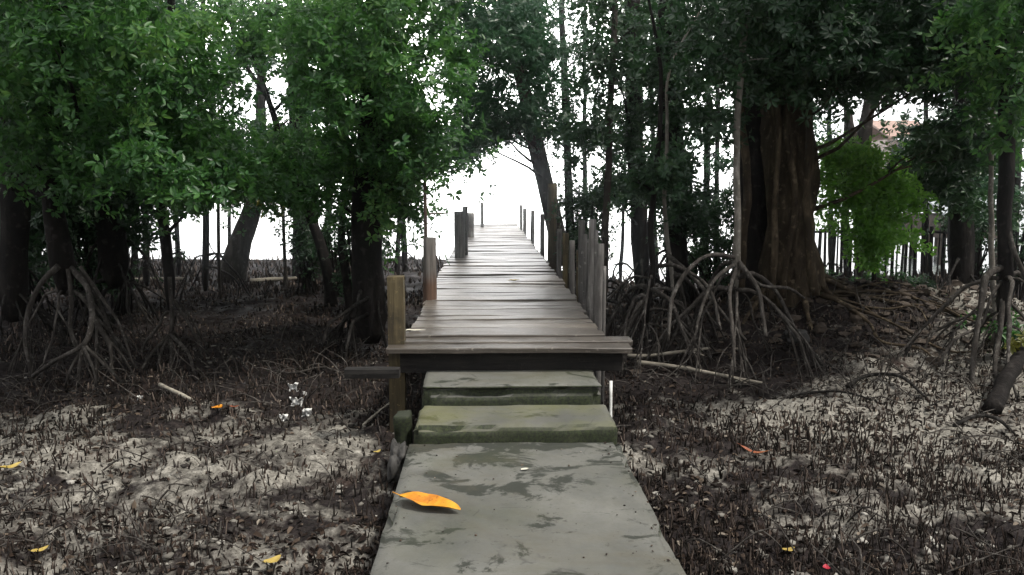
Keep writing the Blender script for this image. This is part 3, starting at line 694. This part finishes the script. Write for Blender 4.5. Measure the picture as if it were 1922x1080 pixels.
for (bx,by,lab) in ((-2.1,-4.6,'unseen mangrove added for shade left of the path behind the viewpoint'),(2.6,-5.2,'unseen mangrove added for shade right of the path behind the viewpoint'),(-6.4,-3.4,'unseen outer mangrove added for shade far left behind the viewpoint'),(7,-3.6,'unseen outer mangrove added for shade far right behind the viewpoint'),(-9.5,1.5,'unseen low crowned mangrove added for shade well to the left of the viewpoint'),(10,1.5,'unseen low crowned mangrove added for shade well to the right of the viewpoint')):  # unseen trees added to block low light from behind and beside
    gz=float(gh(bx,by)); r=empty('mangrove_tree',(bx,by,gz),lab,'mangrove tree','unseen mangroves added around the viewpoint to block light'); mb=MB()
    tube(mb,[(bx,by,gz-.2),(bx+.1,by,1.),(bx,by+.1,2.6),(bx+.2,by,4.6)],[.2,.15,.13,.08],.2,9,.1,3,.03,5); mb.build('trunk',M['bark_dark'],r)
    C=np.array([c for c in blob((bx*.95,by,2.7),(2.7,1.7,2.1),110) if not(abs(c[0])<1.0 and c[1]>-2)]); leafobj('crown',[clump_leaves(C,np.full(len(C),.5),26,.15,simple=True)],M['leaf_dark'],r)

# ------------------------------------------------------------------ low plants at right behind the bank
for i_,(px,py,lab) in enumerate([(1530,535,'low dark leafy shrub beside the foot of the big brown trunk'),(1600,530,'low dark leafy shrub under the bright green bush'),(1690,540,'low dark leafy shrub in front of the right end of the bamboo fence'),(1880,640,'low leafy shrub among the roots at the right edge')]):
    Y=11.5 if i_<3 else 7.6
    p=at(px,py,Y); gz=float(gh(p[0],Y)); r=empty('low_shrub',(p[0],Y,gz),lab,'shrub','low shrubs at the foot of the trees')
    mb=MB(); C=[]
    for q in range(9 if i_<3 else 4):
        c=np.array([p[0]+random.uniform(-.45,.45)*(1 if i_<3 else .4),Y+random.uniform(-.3,.3),gz+random.uniform(.12,.42)]); C.append(c)
        tube(mb,[(p[0],Y,gz-.05),(np.array([p[0],Y,gz])+c)/2+np.array([0,0,.05]),c],[.012,.009,.005],.1,5,0,cap=False)
    mb.build('stem',M['bark_mid'],r); leafobj('foliage',[clump_leaves(np.array(C),np.full(len(C),.2),26,.08)],M['leaf_dark' if i_<3 else 'leaf'],r)

# ------------------------------------------------------------------ bamboo fence, huts
Yf=15.; a0=at(1500,430,Yf)[0]; a1=at(1800,430,Yf)[0]
fr=empty('pole_fence',((a0+a1)/2,Yf,-.5),'row of thin upright poles against the bright water at right','fence')
x=a0; k=0
while x<a1:
    mb=MB(); zt=at(1600,424,Yf)[2]+random.uniform(-.10,.12); l=random.uniform(-.05,.05)
    r_=random.uniform(.016,.042); tube(mb,[(x,Yf,-.9),(x+l*.5,Yf,0),(x+l,Yf+random.uniform(-.03,.03),zt)],[r_,r_,r_*.85],.3,7,.08); mb.build('pole',M['bark_dark'],fr)
    x+=random.uniform(.07,.15); k+=1
for zz in (at(1600,436,Yf)[2],):
    mb=MB(); tube(mb,[(a0-.1,Yf-.05,zz),((a0+a1)/2,Yf-.05,zz+.03),(a1+.1,Yf-.05,zz-.02)],[.025]*3,.4,7,.08); mb.build('rail',M['bark_dark'],fr)

M['roof_red']=rgbmat('rusty_red_roof',(.40,.27,.22),.6,1); M['tin']=rgbmat('grey_tin_roof',(.38,.42,.44),.45,1); M['wall']=rgbmat('pale_pink_wall',(.62,.52,.47),.8,1); M['hutwood']=rgbmat('hut_timber',(.08,.06,.05),.8,1); M['win']=rgbmat('dark_window',(.02,.025,.03),.2)
def hut(label,px,Y,wpx,ridge,eave,floor,roofmat,wallmat):
    c=at(px,ridge,Y); w=wpx*ppm(Y)/2; ze=at(px,eave,Y)[2]; zf=at(px,floor,Y)[2]; zr=c[2]; d=1.6
    r=empty('stilt_hut',(c[0],Y,-.46),label,'hut','huts over the water')
    mb=MB(); x=c[0]
    # gabled roof with thickness, ridge along x
    t_=.06
    V=[(x-w,Y-d,ze),(x+w,Y-d,ze),(x+w*.96,Y,zr),(x-w*.96,Y,zr),(x+w,Y+d,ze),(x-w,Y+d,ze)]
    V=V+[(a,b,c_-t_) for a,b,c_ in V]
    mb.add(V,[(0,1,2,3),(3,2,4,5),(9,8,7,6),(11,10,8,9),(0,6,7,1),(1,7,8,2),(2,8,10,4),(4,10,11,5),(5,11,9,3),(3,9,6,0)])
    mb.build('roof',M[roofmat],r,False)
    mb=MB(); rough_box(mb,x-w*.82,x+w*.82,Y-d*.75,Y+d*.75,zf,ze-.07,.4,.0,.0); wl=mb.build('wall',M[wallmat],r,False)
    for s in (-.45,.45):
        mb=MB(); rough_box(mb,x+s*w-.16,x+s*w+.16,Y-d*.75-.03,Y-d*.75-.003,zf+(ze-zf)*.35,zf+(ze-zf)*.8,.2,0,0); mb.build('window',M['win'],r,False)
    mb=MB(); rough_box(mb,x-w,x+w,Y-d,Y+d,zf-.12,zf-.003,.5,0,0); mb.build('floor_platform',M['hutwood'],r,False)
    for sx in (-.85,0,.85):
        for sy in (-.85,.85):
            mb=MB(); tube(mb,[(x+sx*w,Y+sy*d,-1.5),(x+sx*w,Y+sy*d,zf-.12)],[.07,.07],.5,8,.05); mb.build('stilt',M['hutwood'],r)
hut('hut with a rusty red roof seen through the gap in the leaves at right',1672,26,95,226,262,335,'roof_red','wall')
hut('low hut with a grey tin roof beside the bright green bush',1770,21,120,352,398,432,'tin','hutwood')

# ------------------------------------------------------------------ fallen leaves, scraps, sticks
def big_leaf(label,px,py,L,ang,col,z=None,wid=.30,curl=.12,name='fallen_leaf',group='fallen leaves lying about'):
    if z is None: curl=.5
    zz=z if z is not None else -.2
    p=onz(px,py,zz)
    if z is None:
        for _ in range(8): zz=float(gh_fine(p[0],p[1])); p=onz(px,py,zz+.03)
        zz+=.03
    m=M.get(col)
    n=14;V=[];f=[]
    for i_ in range(n+1):
        t_=i_/n; w=L*wid*.5*math.sin(math.pi*min(1,t_**.8*1.0))**.75*(1 if t_<.97 else .4)+.001
        x=(t_-.5)*L; zc=curl*L*(4*(t_-.5)**2)*.35+.01*math.sin(t_*9)*L
        for j in (-1,-.5,0,.5,1):
            V.append((x,j*w,zc+abs(j)*w*.35+.02*L*noise3(t_*6,j*2,0,int(px))))
    for i_ in range(n):
        for j in range(4):
            a=i_*5+j; f.append((a,a+1,a+6,a+5))
    V=np.array(V); c,s=math.cos(ang),math.sin(ang)
    Vr=np.stack([V[:,0]*c-V[:,1]*s,V[:,0]*s+V[:,1]*c,V[:,2]],1)
    ret=MB(); lo=Vr[:,2].min(); Vr[:,2]-=lo
    ret.add(Vr+np.array([p[0],p[1],zz+.002]),f)
    stem=[Vr[2]+np.array([p[0],p[1],zz+.004]),Vr[2]+np.array([p[0]-c*L*.12,p[1]-s*L*.12,zz+.012])]
    tube(ret,stem,[L*.008,L*.006],.02,5,0)
    o=ret.build(name,m,None); props(o,label,'leaf',group)
    return o
def autumn(name,c0,c1,c2):
    t=NT(name); v=t.coord(); a=t.noise(v,9,4,.6); b=t.noise(v,45,3,.6); g_=t.noise(v,4,2,.5)
    c=t.ramp(a,[(.3,c0),(.5,c1),(.7,c2)]); c=t.mix(t.ramp(b,[(.62,(0,0,0)),(.7,(.6,.6,.6))]),c,tuple(x*.4 for x in c0)); 
    return t.end(t.bsdf(c,.5,t.bump(a,.5,.006),.4))
M['orange']=autumn('orange_leaf',(.34,.10,.01),(.56,.22,.015),(.66,.34,.03)); M['yellow']=autumn('yellow_leaf',(.25,.18,.04),(.42,.31,.08),(.55,.44,.14))
M['redleaf']=autumn('red_leaf',(.14,.035,.02),(.28,.09,.04),(.40,.17,.07)); M['paleleaf']=autumn('pale_leaf',(.4,.38,.3),(.6,.57,.48),(.75,.72,.62)); M['crimson']=autumn('crimson_scrap',(.2,.01,.02),(.4,.02,.04),(.45,.05,.06))
big_leaf('large bright orange leaf lying on the concrete path',806,950,.345,math.radians(-30),'orange',.008,.36,.05)
big_leaf('tiny white leaf near the middle of the concrete path',985,882,.045,.5,'paleleaf',.008,.5)
big_leaf('small yellow leaf in the middle of the boardwalk',965,528,.14,.3,'yellow',DZ+.012,.5)
big_leaf('flat whitish leaf at the left front of the boardwalk',780,622,.15,.05,'paleleaf',DZ+.012,.35)
big_leaf('orange leaf at the tip of the fallen pole on the left mud',408,768,.10,1.2,'orange',None,.7)
big_leaf('reddish leaf curled beside the orange leaf on the left mud',440,765,.08,.3,'redleaf',None,.4)
big_leaf('long rusty orange leaf on the mud right of the path',1418,852,.19,math.radians(-30),'redleaf',None,.22)
big_leaf('pale yellow leaf on the mud at the bottom, left of the path',512,1056,.09,.9,'yellow',None,.6)
big_leaf('yellow leaf at the left edge of the photo',20,880,.13,.9,'yellow',None,.5)
big_leaf('dull yellow leaf in the bottom left corner',76,1036,.08,.8,'yellow',None,.5)
big_leaf('small crimson leaf at the bottom edge right of the path',1551,1068,.05,1.3,'crimson',None,.6)
big_leaf('small yellow leaf on the mud against the left side of the path',708,850,.06,.9,'yellow',None,.5)
big_leaf('yellow leaf low in the right foreground mud',1480,1035,.07,.3,'yellow',None,.5)
# thin crumpled white pieces
def scrap(label,px,py,s):
    p=onz(px,py,-.18); 
    for _ in range(6): zz=float(gh_fine(p[0],p[1])); p=onz(px,py,zz+.03)
    n=9; V=[];f=[]
    for i_ in range(n):
        for j in range(n):
            u,v_=i_/(n-1)-.5,j/(n-1)-.5; r=1+.35*noise3(u*4,v_*4,0,int(px))
            V.append((p[0]+u*s*r,p[1]+.35*s*noise3(u*5,v_*5,0,int(px)+1)*1.2,zz+.0+s*.8*(v_+.5)*r+.12*s*noise3(u*6,v_*6,2,int(px))))
    for i_ in range(n-1):
        for j in range(n-1): a=i_*n+j; f.append((a,a+n,a+n+1,a+1))
    mb=MB(); mb.add(V,f); o=mb.build('white_scrap',M['white'],None); md=o.modifiers.new('s','SOLIDIFY'); md.thickness=.002
    props(o,label,'litter','white scraps on the left mud')
for lab,px,py,s in (('upper white scrap of the cluster on the left mud',550,728,.075),('tall white scrap in the middle of the cluster on the left mud',556,757,.10),('right white scrap of the cluster on the left mud',575,776,.08),
                    ('smaller white scrap at the lower left of the cluster on the left mud',532,783,.06),('white scrap lying left of the path among the breathing roots',262,745,.05),('thin white scrap highest and rightmost of the cluster on the left mud',572,735,.03)): scrap(lab,px,py,s)
# sticks
def stick(label,pts,w,mat='stick',cat='fallen branch',name='fallen_branch',zoff=.03,side=None):
    P=[]
    for e in pts:
        px,py=e[:2]; h=e[2] if len(e)>2 else 0
        p=onz(px,py,-.2)
        for _ in range(6): zz=float(gh(p[0],p[1]))+h; p=onz(px,py,zz+zoff)
        P.append(p)
    r=w*ppm(P[0][1])/2; mb=MB(); tube(mb,P,[r]+[r*.85]*(len(P)-2)+[r*.5],.06,8,.15,8,.015,int(pts[0][0]))
    if side:
        for k_,(px,py) in enumerate(side):
            q=onz(px,py,float(P[-1][2])); j=len(P)//2; tube(mb,[P[j],(P[j]+q)/2+np.array([0,0,.02]),q],[r*.6,r*.5,r*.3],.06,6,.15,8,.01,3)
    o=mb.build(name,M[mat],None); props(o,label,cat,'fallen branches and poles on the mud'); return o
stick('pale fallen branch from the front of the boardwalk, uppermost of two',[(1178,668,.12),(1225,668,.10),(1280,662,.10),(1332,655,.12)],9,side=[(1320,668)])
stick('long pale fallen branch running right from the front of the boardwalk, lower of two',[(1195,680,.08),(1270,690,.05),(1350,705,.04),(1445,722,0)],9,side=[(1400,720)])
stick('straight grey pole lying on the mud at left',[(300,722,.06),(345,742,.03),(400,768,0)],8)
stick('short pale stick leaning beside the left end of the steps',[(680,800,0),(708,776,.03),(738,752,.08)],6)
stick('long horizontal log on the far left shore in front of the straight trunk',[(470,528,.05),(560,522,.06),(655,516,.06)],9)
stick('short horizontal log on the far left shore',[(215,530,.05),(280,524,.06),(350,522,.06)],8)
stick('dark arching dead branch on the right mud, nearest the pale bank',[(1590,725,0),(1630,705,.05),(1690,708,.08),(1738,745,0)],9,'root_dark')
stick('dark curved dead branch at the lower right edge',[(1790,800,0),(1830,782,.05),(1870,785,.05),(1905,815,0)],9,'root_dark')
stick('dark knotty log leaning up at the right edge',[(1862,770,0),(1885,720,.12),(1912,672,.25),(1945,600,.45)],36,'bark_dark')
stick('thin bent twig crossing the mud beside the left side of the path',[(640,700,.02),(600,690,.02),(540,700,.02),(480,680,.02)],5,'root')
stick('dark fallen stem running across the right mud below the rusty leaf',[(1440,760,0),(1500,740,.03),(1580,735,.03),(1660,760,0)],6,'root_dark')

# sprout at the right edge
pr=onz(1905,690,-.1); r=empty('mangrove_seedling',(pr[0],6.6,float(gh(pr[0],6.6))),'yellow-green sprouting seedling at the right edge above the dark log','seedling')
c=at(1905,648,6.6); mb=MB(); tube(mb,[(pr[0],6.6,float(gh(pr[0],6.6))-.03),c],[.008,.005],.1,6,0); mb.build('stem',M['bark_mid'],r)
leafobj('foliage',[clump_leaves(np.array([c,c+np.array([.08,0,.05])]),np.array([.10,.08]),60,.075)],M['leaf_yellow'],r)

# rocks at the side of the steps
M['rock']=rgbmat('dark_wet_rock',(.045,.043,.04),.7,1); 
def rock(label,px,py,Y,s,mat='rock'):
    p=at(px,py,Y); mb=MB(); n=14; V=[];f=[]
    for i_ in range(n+1):
        th=math.pi*i_/n
        for j in range(2*n):
            ph=math.pi*j/n; V.append((math.sin(th)*math.cos(ph),math.sin(th)*math.sin(ph),math.cos(th)))
    V=np.array(V); V=np.sign(V)*abs(V)**.6; d=fbm(V[:,0]*1.3+px,V[:,1]*1.3,V[:,2]*1.3,5,5); V=V*(1+.75*d+.22*fbm(V[:,0]*5+px,V[:,1]*5,V[:,2]*5,8,3))[:,None]*np.array(s)
    for i_ in range(n):
        for j in range(2*n): a=i_*2*n+j;b=i_*2*n+(j+1)%(2*n); f.append((a,a+2*n,b+2*n,b))
    mb.add(V+p,f); o=mb.build('rock',M[mat],None); props(o,label,'rock','rocks along the path and bank')
mb=MB(); p=at(756,790,5.1); rough_box(mb,p[0]-.05,p[0]+.06,5.02,5.17,-.3,p[2]+.06,.02,.012,.02,7,61,.15)
props(mb.build('concrete_block',M['concrete_dark'],None),'broken dark concrete block standing at the left end of the steps','block')
rock('low dark rock against the left edge of the path',748,862,4.6,(.05,.12,.09))
rock('reddish stone at the foot of the bank below the big trunk',1490,632,7.6,(.10,.09,.06)); M['clod']=rgbmat('brown_earth_clod',(.06,.046,.035),.9,1)
for q,(px,py,Y,s,lab) in enumerate([(1612,596,8.3,.13,'dark brown clod in the middle of the bank'),(1735,628,8.1,.12,'brown clod near the right end of the bank'),(1540,610,8.,.09,'small clod below the foot of the big trunk')]):
    rock(lab,px,py+6,Y,(s*.6,s*.7,s*.5),'clod')

# breathing roots (stuff)
def outside(x,y): return ~((x>PX0-.05)&(x<PX1+.05)&(y<5.7))
n=80000
yy=rng.uniform(0,1,n)**1.0; Yd=2.5*(19./2.5)**yy; hw=.75*Yd+.4; xx=rng.uniform(-1,1,n)*hw
den=fbm(xx*1.1,Yd*1.1,0,61,3)+.15
ok=outside(xx,Yd)&(rng.random(n)<np.clip(.55+den*1.3,.12,1))
xx,Yd=xx[ok],Yd[ok]; n=len(xx); z0=gh_fine(xx,Yd)-.015
h=(.018+.065*rng.random(n)**1.6)*(1+.5*np.clip(fbm(xx*.8,Yd*.8,0,66,2),-.5,1)); h=h*(1+1.2*np.clip((Yd-11)/5,0,1)); rr=rng.uniform(.0028,.0062,n)*np.clip(Yd/5,.8,3.)
lx,ly=rng.normal(size=n)*.22*h,rng.normal(size=n)*.22*h
ring=np.array([[math.cos(a),math.sin(a)] for a in np.arange(4)*math.pi/2])
Vs=[]
for t_,rs,jit in ((0,1.25,0),(.5,1.,.5),(.92,.75,1.),(1.02,.15,1.)):
    cx=xx+lx*jit; cy=Yd+ly*jit; cz=z0+h*t_
    Vs.append(np.stack([cx[:,None]+ring[:,0]*(rr*rs)[:,None],cy[:,None]+ring[:,1]*(rr*rs)[:,None],np.repeat(cz[:,None],4,1)],-1))
V=np.stack(Vs,1).reshape(-1,3); b_=np.arange(n)[:,None]*16; Qs=[]
for s_ in range(3):
    for k_ in range(4): Qs.append(b_+np.array([s_*4+k_,s_*4+(k_+1)%4,s_*4+4+(k_+1)%4,s_*4+4+k_]))
Q=np.concatenate(Qs,0)
t=NT('breathing_root_bark'); a=t.n('Attribute',attribute_name='rnd').outputs['Fac']
col=t.ramp(a,[(0,(.008,.007,.006)),(.5,(.02,.016,.013)),(.8,(.05,.036,.03)),(1,(.15,.12,.10))]); M['pneu']=t.end(t.bsdf(col,.85,None,.12))
o=bpy.data.objects.new('breathing_roots',fastmesh('breathing_roots',V,Q,M['pneu'],{'rnd':np.repeat(rng.random(n),16)})); COL.objects.link(o)
props(o,'thousands of short dark pencil-like breathing roots sticking up from the mud','roots',kind='stuff')
# leaf litter (stuff)
n=30000; yy=rng.random(n); Yd=2.5*(13./2.5)**yy; xx=rng.uniform(-1,1,n)*(.75*Yd+.4)
den=fbm(xx*.9+5,Yd*.9,0,71,3); ok=outside(xx,Yd)&(rng.random(n)<np.clip(.6+den*1.2,.15,1)); xx,Yd=xx[ok],Yd[ok]; n=len(xx)
P=np.stack([xx,Yd,gh_fine(xx,Yd)+.008],1); D=rng.normal(size=(n,3)); D[:,2]=abs(D[:,2])*.25; N=rng.normal(size=(n,3))*.35+np.array([0,0,1])
V,Q,m=fan_leaves(P,D,N,rng.uniform(.015,.055,n),wr=.5,fold=.7,droop=.35)
t=NT('dead_leaves'); a=t.n('Attribute',attribute_name='rnd').outputs['Fac']
col=t.ramp(a,[(0,(.010,.008,.007)),(.5,(.024,.017,.014)),(.8,(.055,.038,.029)),(.94,(.13,.10,.075)),(1,(.28,.25,.21))]); M['litter']=t.end(t.bsdf(col,.75,None,.15))
o=bpy.data.objects.new('leaf_litter',fastmesh('leaf_litter',V,Q,M['litter'],{'rnd':np.repeat(rng.random(n),m)},False)); COL.objects.link(o)
props(o,'brown dead leaf litter scattered over the mangrove mud','leaf litter',kind='stuff')
# pebbly lumps of mud (stuff)
n=12000; yy=rng.random(n); Yd=2.5*(12./2.5)**yy; xx=rng.uniform(-1,1,n)*(.75*Yd+.4)
den=fbm(xx*1.4+9,Yd*1.4,0,81,3); ok=outside(xx,Yd)&(rng.random(n)<np.clip(.35+den*1.8,.03,1)); xx,Yd=xx[ok],Yd[ok]; n=len(xx)
ico=[];
ph=(1+5**.5)/2
for a_ in (-1,1):
    for b2 in (-ph,ph): ico+=[(0,a_,b2),(a_,b2,0),(b2,0,a_)]
ico=np.array(ico,float); ico/=np.linalg.norm(ico[0]); tri=[]
dm=np.linalg.norm(ico[:,None]-ico[None],axis=-1)
for i_ in range(12):
    for j in range(i_+1,12):
        for k_ in range(j+1,12):
            if dm[i_,j]<1.1 and dm[j,k_]<1.1 and dm[i_,k_]<1.1:
                nn=np.cross(ico[j]-ico[i_],ico[k_]-ico[i_]); tri.append((i_,j,k_) if nn@ico[i_]>0 else (i_,k_,j))
tri=np.array(tri); s=.005+.02*rng.random(n)**2.5
V=(ico[None]*(1+.3*rng.normal(size=(n,12,1)))*s[:,None,None]*np.array([1.2,1.2,.7])+np.stack([xx,Yd,gh_fine(xx,Yd)+.004],1)[:,None]).reshape(-1,3)
Q=(tri[None]+(np.arange(n)*12)[:,None,None]).reshape(-1,3)
t=NT('mud_lumps'); a=t.n('Attribute',attribute_name='rnd').outputs['Fac']; v=t.coord(); nz=t.noise(v,60,3,.6)
col=t.ramp(a,[(0,(.02,.017,.015)),(.45,(.07,.062,.054)),(.8,(.17,.16,.14)),(1,(.36,.345,.31))]); M['lump']=t.end(t.bsdf(col,.85,t.bump(nz,.6,.004),.3))
o=bpy.data.objects.new('mud_lumps',fastmesh('mud_lumps',V,Q,M['lump'],{'rnd':np.repeat(rng.random(n),12)},True,3)); COL.objects.link(o)
props(o,'small pale lumps and crumbs of mud and shell over the ground','mud',kind='stuff')
def chips(name,n,X,Y_,Zf,smin,smax,mat,lab,cat):
    s=smin+(smax-smin)*rng.random(n)**2
    V=(ico[None]*(1+.35*rng.normal(size=(n,12,1)))*s[:,None,None]*np.array([1.2,1.2,.7])+np.stack([X,Y_,Zf],1)[:,None]).reshape(-1,3)
    Q=(tri[None]+(np.arange(n)*12)[:,None,None]).reshape(-1,3)
    o=bpy.data.objects.new(name,fastmesh(name,V,Q,mat,{'rnd':np.repeat(rng.random(n),12)},False,3)); COL.objects.link(o); props(o,lab,cat,kind='stuff')
n=700; X=4.7+1.5*rng.normal(size=n); Y_=8.6+.7*rng.normal(size=n)
chips('bank_rubble',n,X,Y_,gh_fine(X,Y_)+.01,.01,.06,M['clod'],'brown rubble and clods of earth over the eroded bank','rubble')
n=170; X=rng.uniform(PX0+.03,PX1-.03,n); X=np.where(rng.random(n)<.6,np.where(rng.random(n)<.5,PX0+.02+abs(rng.normal(size=n))*.07,PX1-.02-abs(rng.normal(size=n))*.07),X); Y_=2.5+2.05*rng.random(n)
chips('path_grit',n,X,Y_,0*X+.004,.001,.006,M['litter'],'dark grit and crumbs of mud on the concrete path','grit')
# dead twigs lying about (stuff)
mb=MB()
for q in range(1250):
    Y=2.6*(12/2.6)**random.random(); x=random.uniform(-1,1)*(.72*Y+.3)
    if q>750: Y=random.uniform(6.2,8.8); x=random.uniform(1.1,4.6) if q<1000 else random.uniform(-4.6,-1.)
    if PX0-.25<x<PX1+.25 and Y<6.3: continue
    L=random.uniform(.08,.45); a=random.random()*6.28; e=np.array([x+math.cos(a)*L,Y+math.sin(a)*L*.8])
    if PX0-.05<e[0]<PX1+.05 and e[1]<5.7: continue
    up=random.choice((0,0,0,.05,.15)) if q<=750 else random.uniform(0,.32)
    p0=np.array([x,Y,float(gh(x,Y))+.02]); p1=np.array([e[0],e[1],float(gh(e[0],e[1]))+.03+up]); r_=random.uniform(.002,.006)
    tube(mb,[p0,(p0+p1)/2+np.array([random.uniform(-.2,.2)*L,0,.03+random.random()*.04]),p1],[r_,r_,r_*.6],.06,4,0,1,0,0,False)
props(mb.build('dead_twigs',M['root'],None),'thin dead twigs strewn over the mud','twigs',kind='stuff')

# ------------------------------------------------------------------ light
SUN_EL,SUN_AZ=R(60),R(118)      # azimuth clockwise from +Y
wd=bpy.data.worlds.new('World'); S.world=wd; wd.use_nodes=True; nt=wd.node_tree; nt.nodes.clear()
out=nt.nodes.new('ShaderNodeOutputWorld'); bg=nt.nodes.new('ShaderNodeBackground'); sk=nt.nodes.new('ShaderNodeTexSky'); sk.sky_type='NISHITA'; sk.sun_disc=False
sk.sun_elevation=SUN_EL; sk.sun_rotation=SUN_AZ; sk.air_density=1.; sk.dust_density=3.; sk.ozone_density=1.
tc=nt.nodes.new('ShaderNodeTexCoord'); nz=nt.nodes.new('ShaderNodeTexNoise'); nz.inputs['Scale'].default_value=2.2; nz.inputs['Detail'].default_value=6
nt.links.new(tc.outputs['Generated'],nz.inputs['Vector'])
rp=nt.nodes.new('ShaderNodeValToRGB'); rp.color_ramp.elements[0].position=.35; rp.color_ramp.elements[0].color=(.85,.85,.85,1); rp.color_ramp.elements[1].position=.6; rp.color_ramp.elements[1].color=(1,1,1,1)
nt.links.new(nz.outputs['Fac'],rp.inputs['Fac'])
mx=nt.nodes.new('ShaderNodeMix'); mx.data_type='RGBA'; nt.links.new(rp.outputs[0],mx.inputs[0]); nt.links.new(sk.outputs[0],mx.inputs[6]); mx.inputs[7].default_value=(14,13.9,14.1,1)
mx.inputs[7].default_value=(11,10.9,11.1,1)
vd=nt.nodes.new('ShaderNodeVectorMath'); vd.operation='NORMALIZE'; nt.links.new(tc.outputs['Generated'],vd.inputs[0])
dt=nt.nodes.new('ShaderNodeVectorMath'); dt.operation='DOT_PRODUCT'; nt.links.new(vd.outputs[0],dt.inputs[0]); dt.inputs[1].default_value=Vector((0.0,1,.12)).normalized()
mm=nt.nodes.new('ShaderNodeMath'); mm.operation='MAXIMUM'; mm.inputs[1].default_value=0; nt.links.new(dt.outputs['Value'],mm.inputs[0])
pw=nt.nodes.new('ShaderNodeMath'); pw.operation='POWER'; pw.inputs[1].default_value=14; nt.links.new(mm.outputs[0],pw.inputs[0])
gm=nt.nodes.new('ShaderNodeMix'); gm.data_type='RGBA'; gm.clamp_factor=True; nt.links.new(pw.outputs[0],gm.inputs[0]); nt.links.new(mx.outputs[2],gm.inputs[6]); gm.inputs[7].default_value=(60,59,58,1)
nt.links.new(gm.outputs[2],bg.inputs[0]); bg.inputs[1].default_value=.13; nt.links.new(bg.outputs[0],out.inputs[0])
sl=bpy.data.lights.new('sun','SUN'); sl.energy=5.; sl.angle=R(6); sl.color=(1,.95,.87); so=bpy.data.objects.new('sun',sl); COL.objects.link(so)
d=Vector((math.sin(SUN_AZ)*math.cos(SUN_EL),math.cos(SUN_AZ)*math.cos(SUN_EL),math.sin(SUN_EL))); so.rotation_euler=d.to_track_quat('Z','Y').to_euler(); so.location=(0,0,20)
vs=S.view_settings; vs.view_transform='Standard'; vs.look='None'; vs.exposure=-.22; vs.gamma=1
S.cycles.max_bounces=6; S.cycles.diffuse_bounces=3; S.cycles.transparent_max_bounces=6


mb=MB(); x0,x1,y0,y1,z0,z1=-72,72,-42,120,-3.2,16.
mb.add([(x0,y0,z0),(x1,y0,z0),(x1,y1,z0),(x0,y1,z0),(x0,y0,z1),(x1,y0,z1),(x1,y1,z1),(x0,y1,z1)],[(3,2,1,0),(4,5,6,7),(0,1,5,4),(1,2,6,5),(2,3,7,6),(3,0,4,7)])
m_=bpy.data.materials.new('bloom_haze'); m_.use_nodes=True; m_.node_tree.nodes.clear(); vo=m_.node_tree.nodes.new('ShaderNodeVolumePrincipled'); oo=m_.node_tree.nodes.new('ShaderNodeOutputMaterial')
vo.inputs['Color'].default_value=(.88,.95,1,1); vo.inputs['Density'].default_value=.0022; vo.inputs['Anisotropy'].default_value=.96
m_.node_tree.links.new(vo.outputs[0],oo.inputs['Volume']); hz=mb.build('bloom_haze',m_,None,False); props(hz,'thin bright haze drifting under the trees','bloom_haze',kind='stuff')  # volume added to imitate lens glow around the bright opening
S.cycles.volume_bounces=1
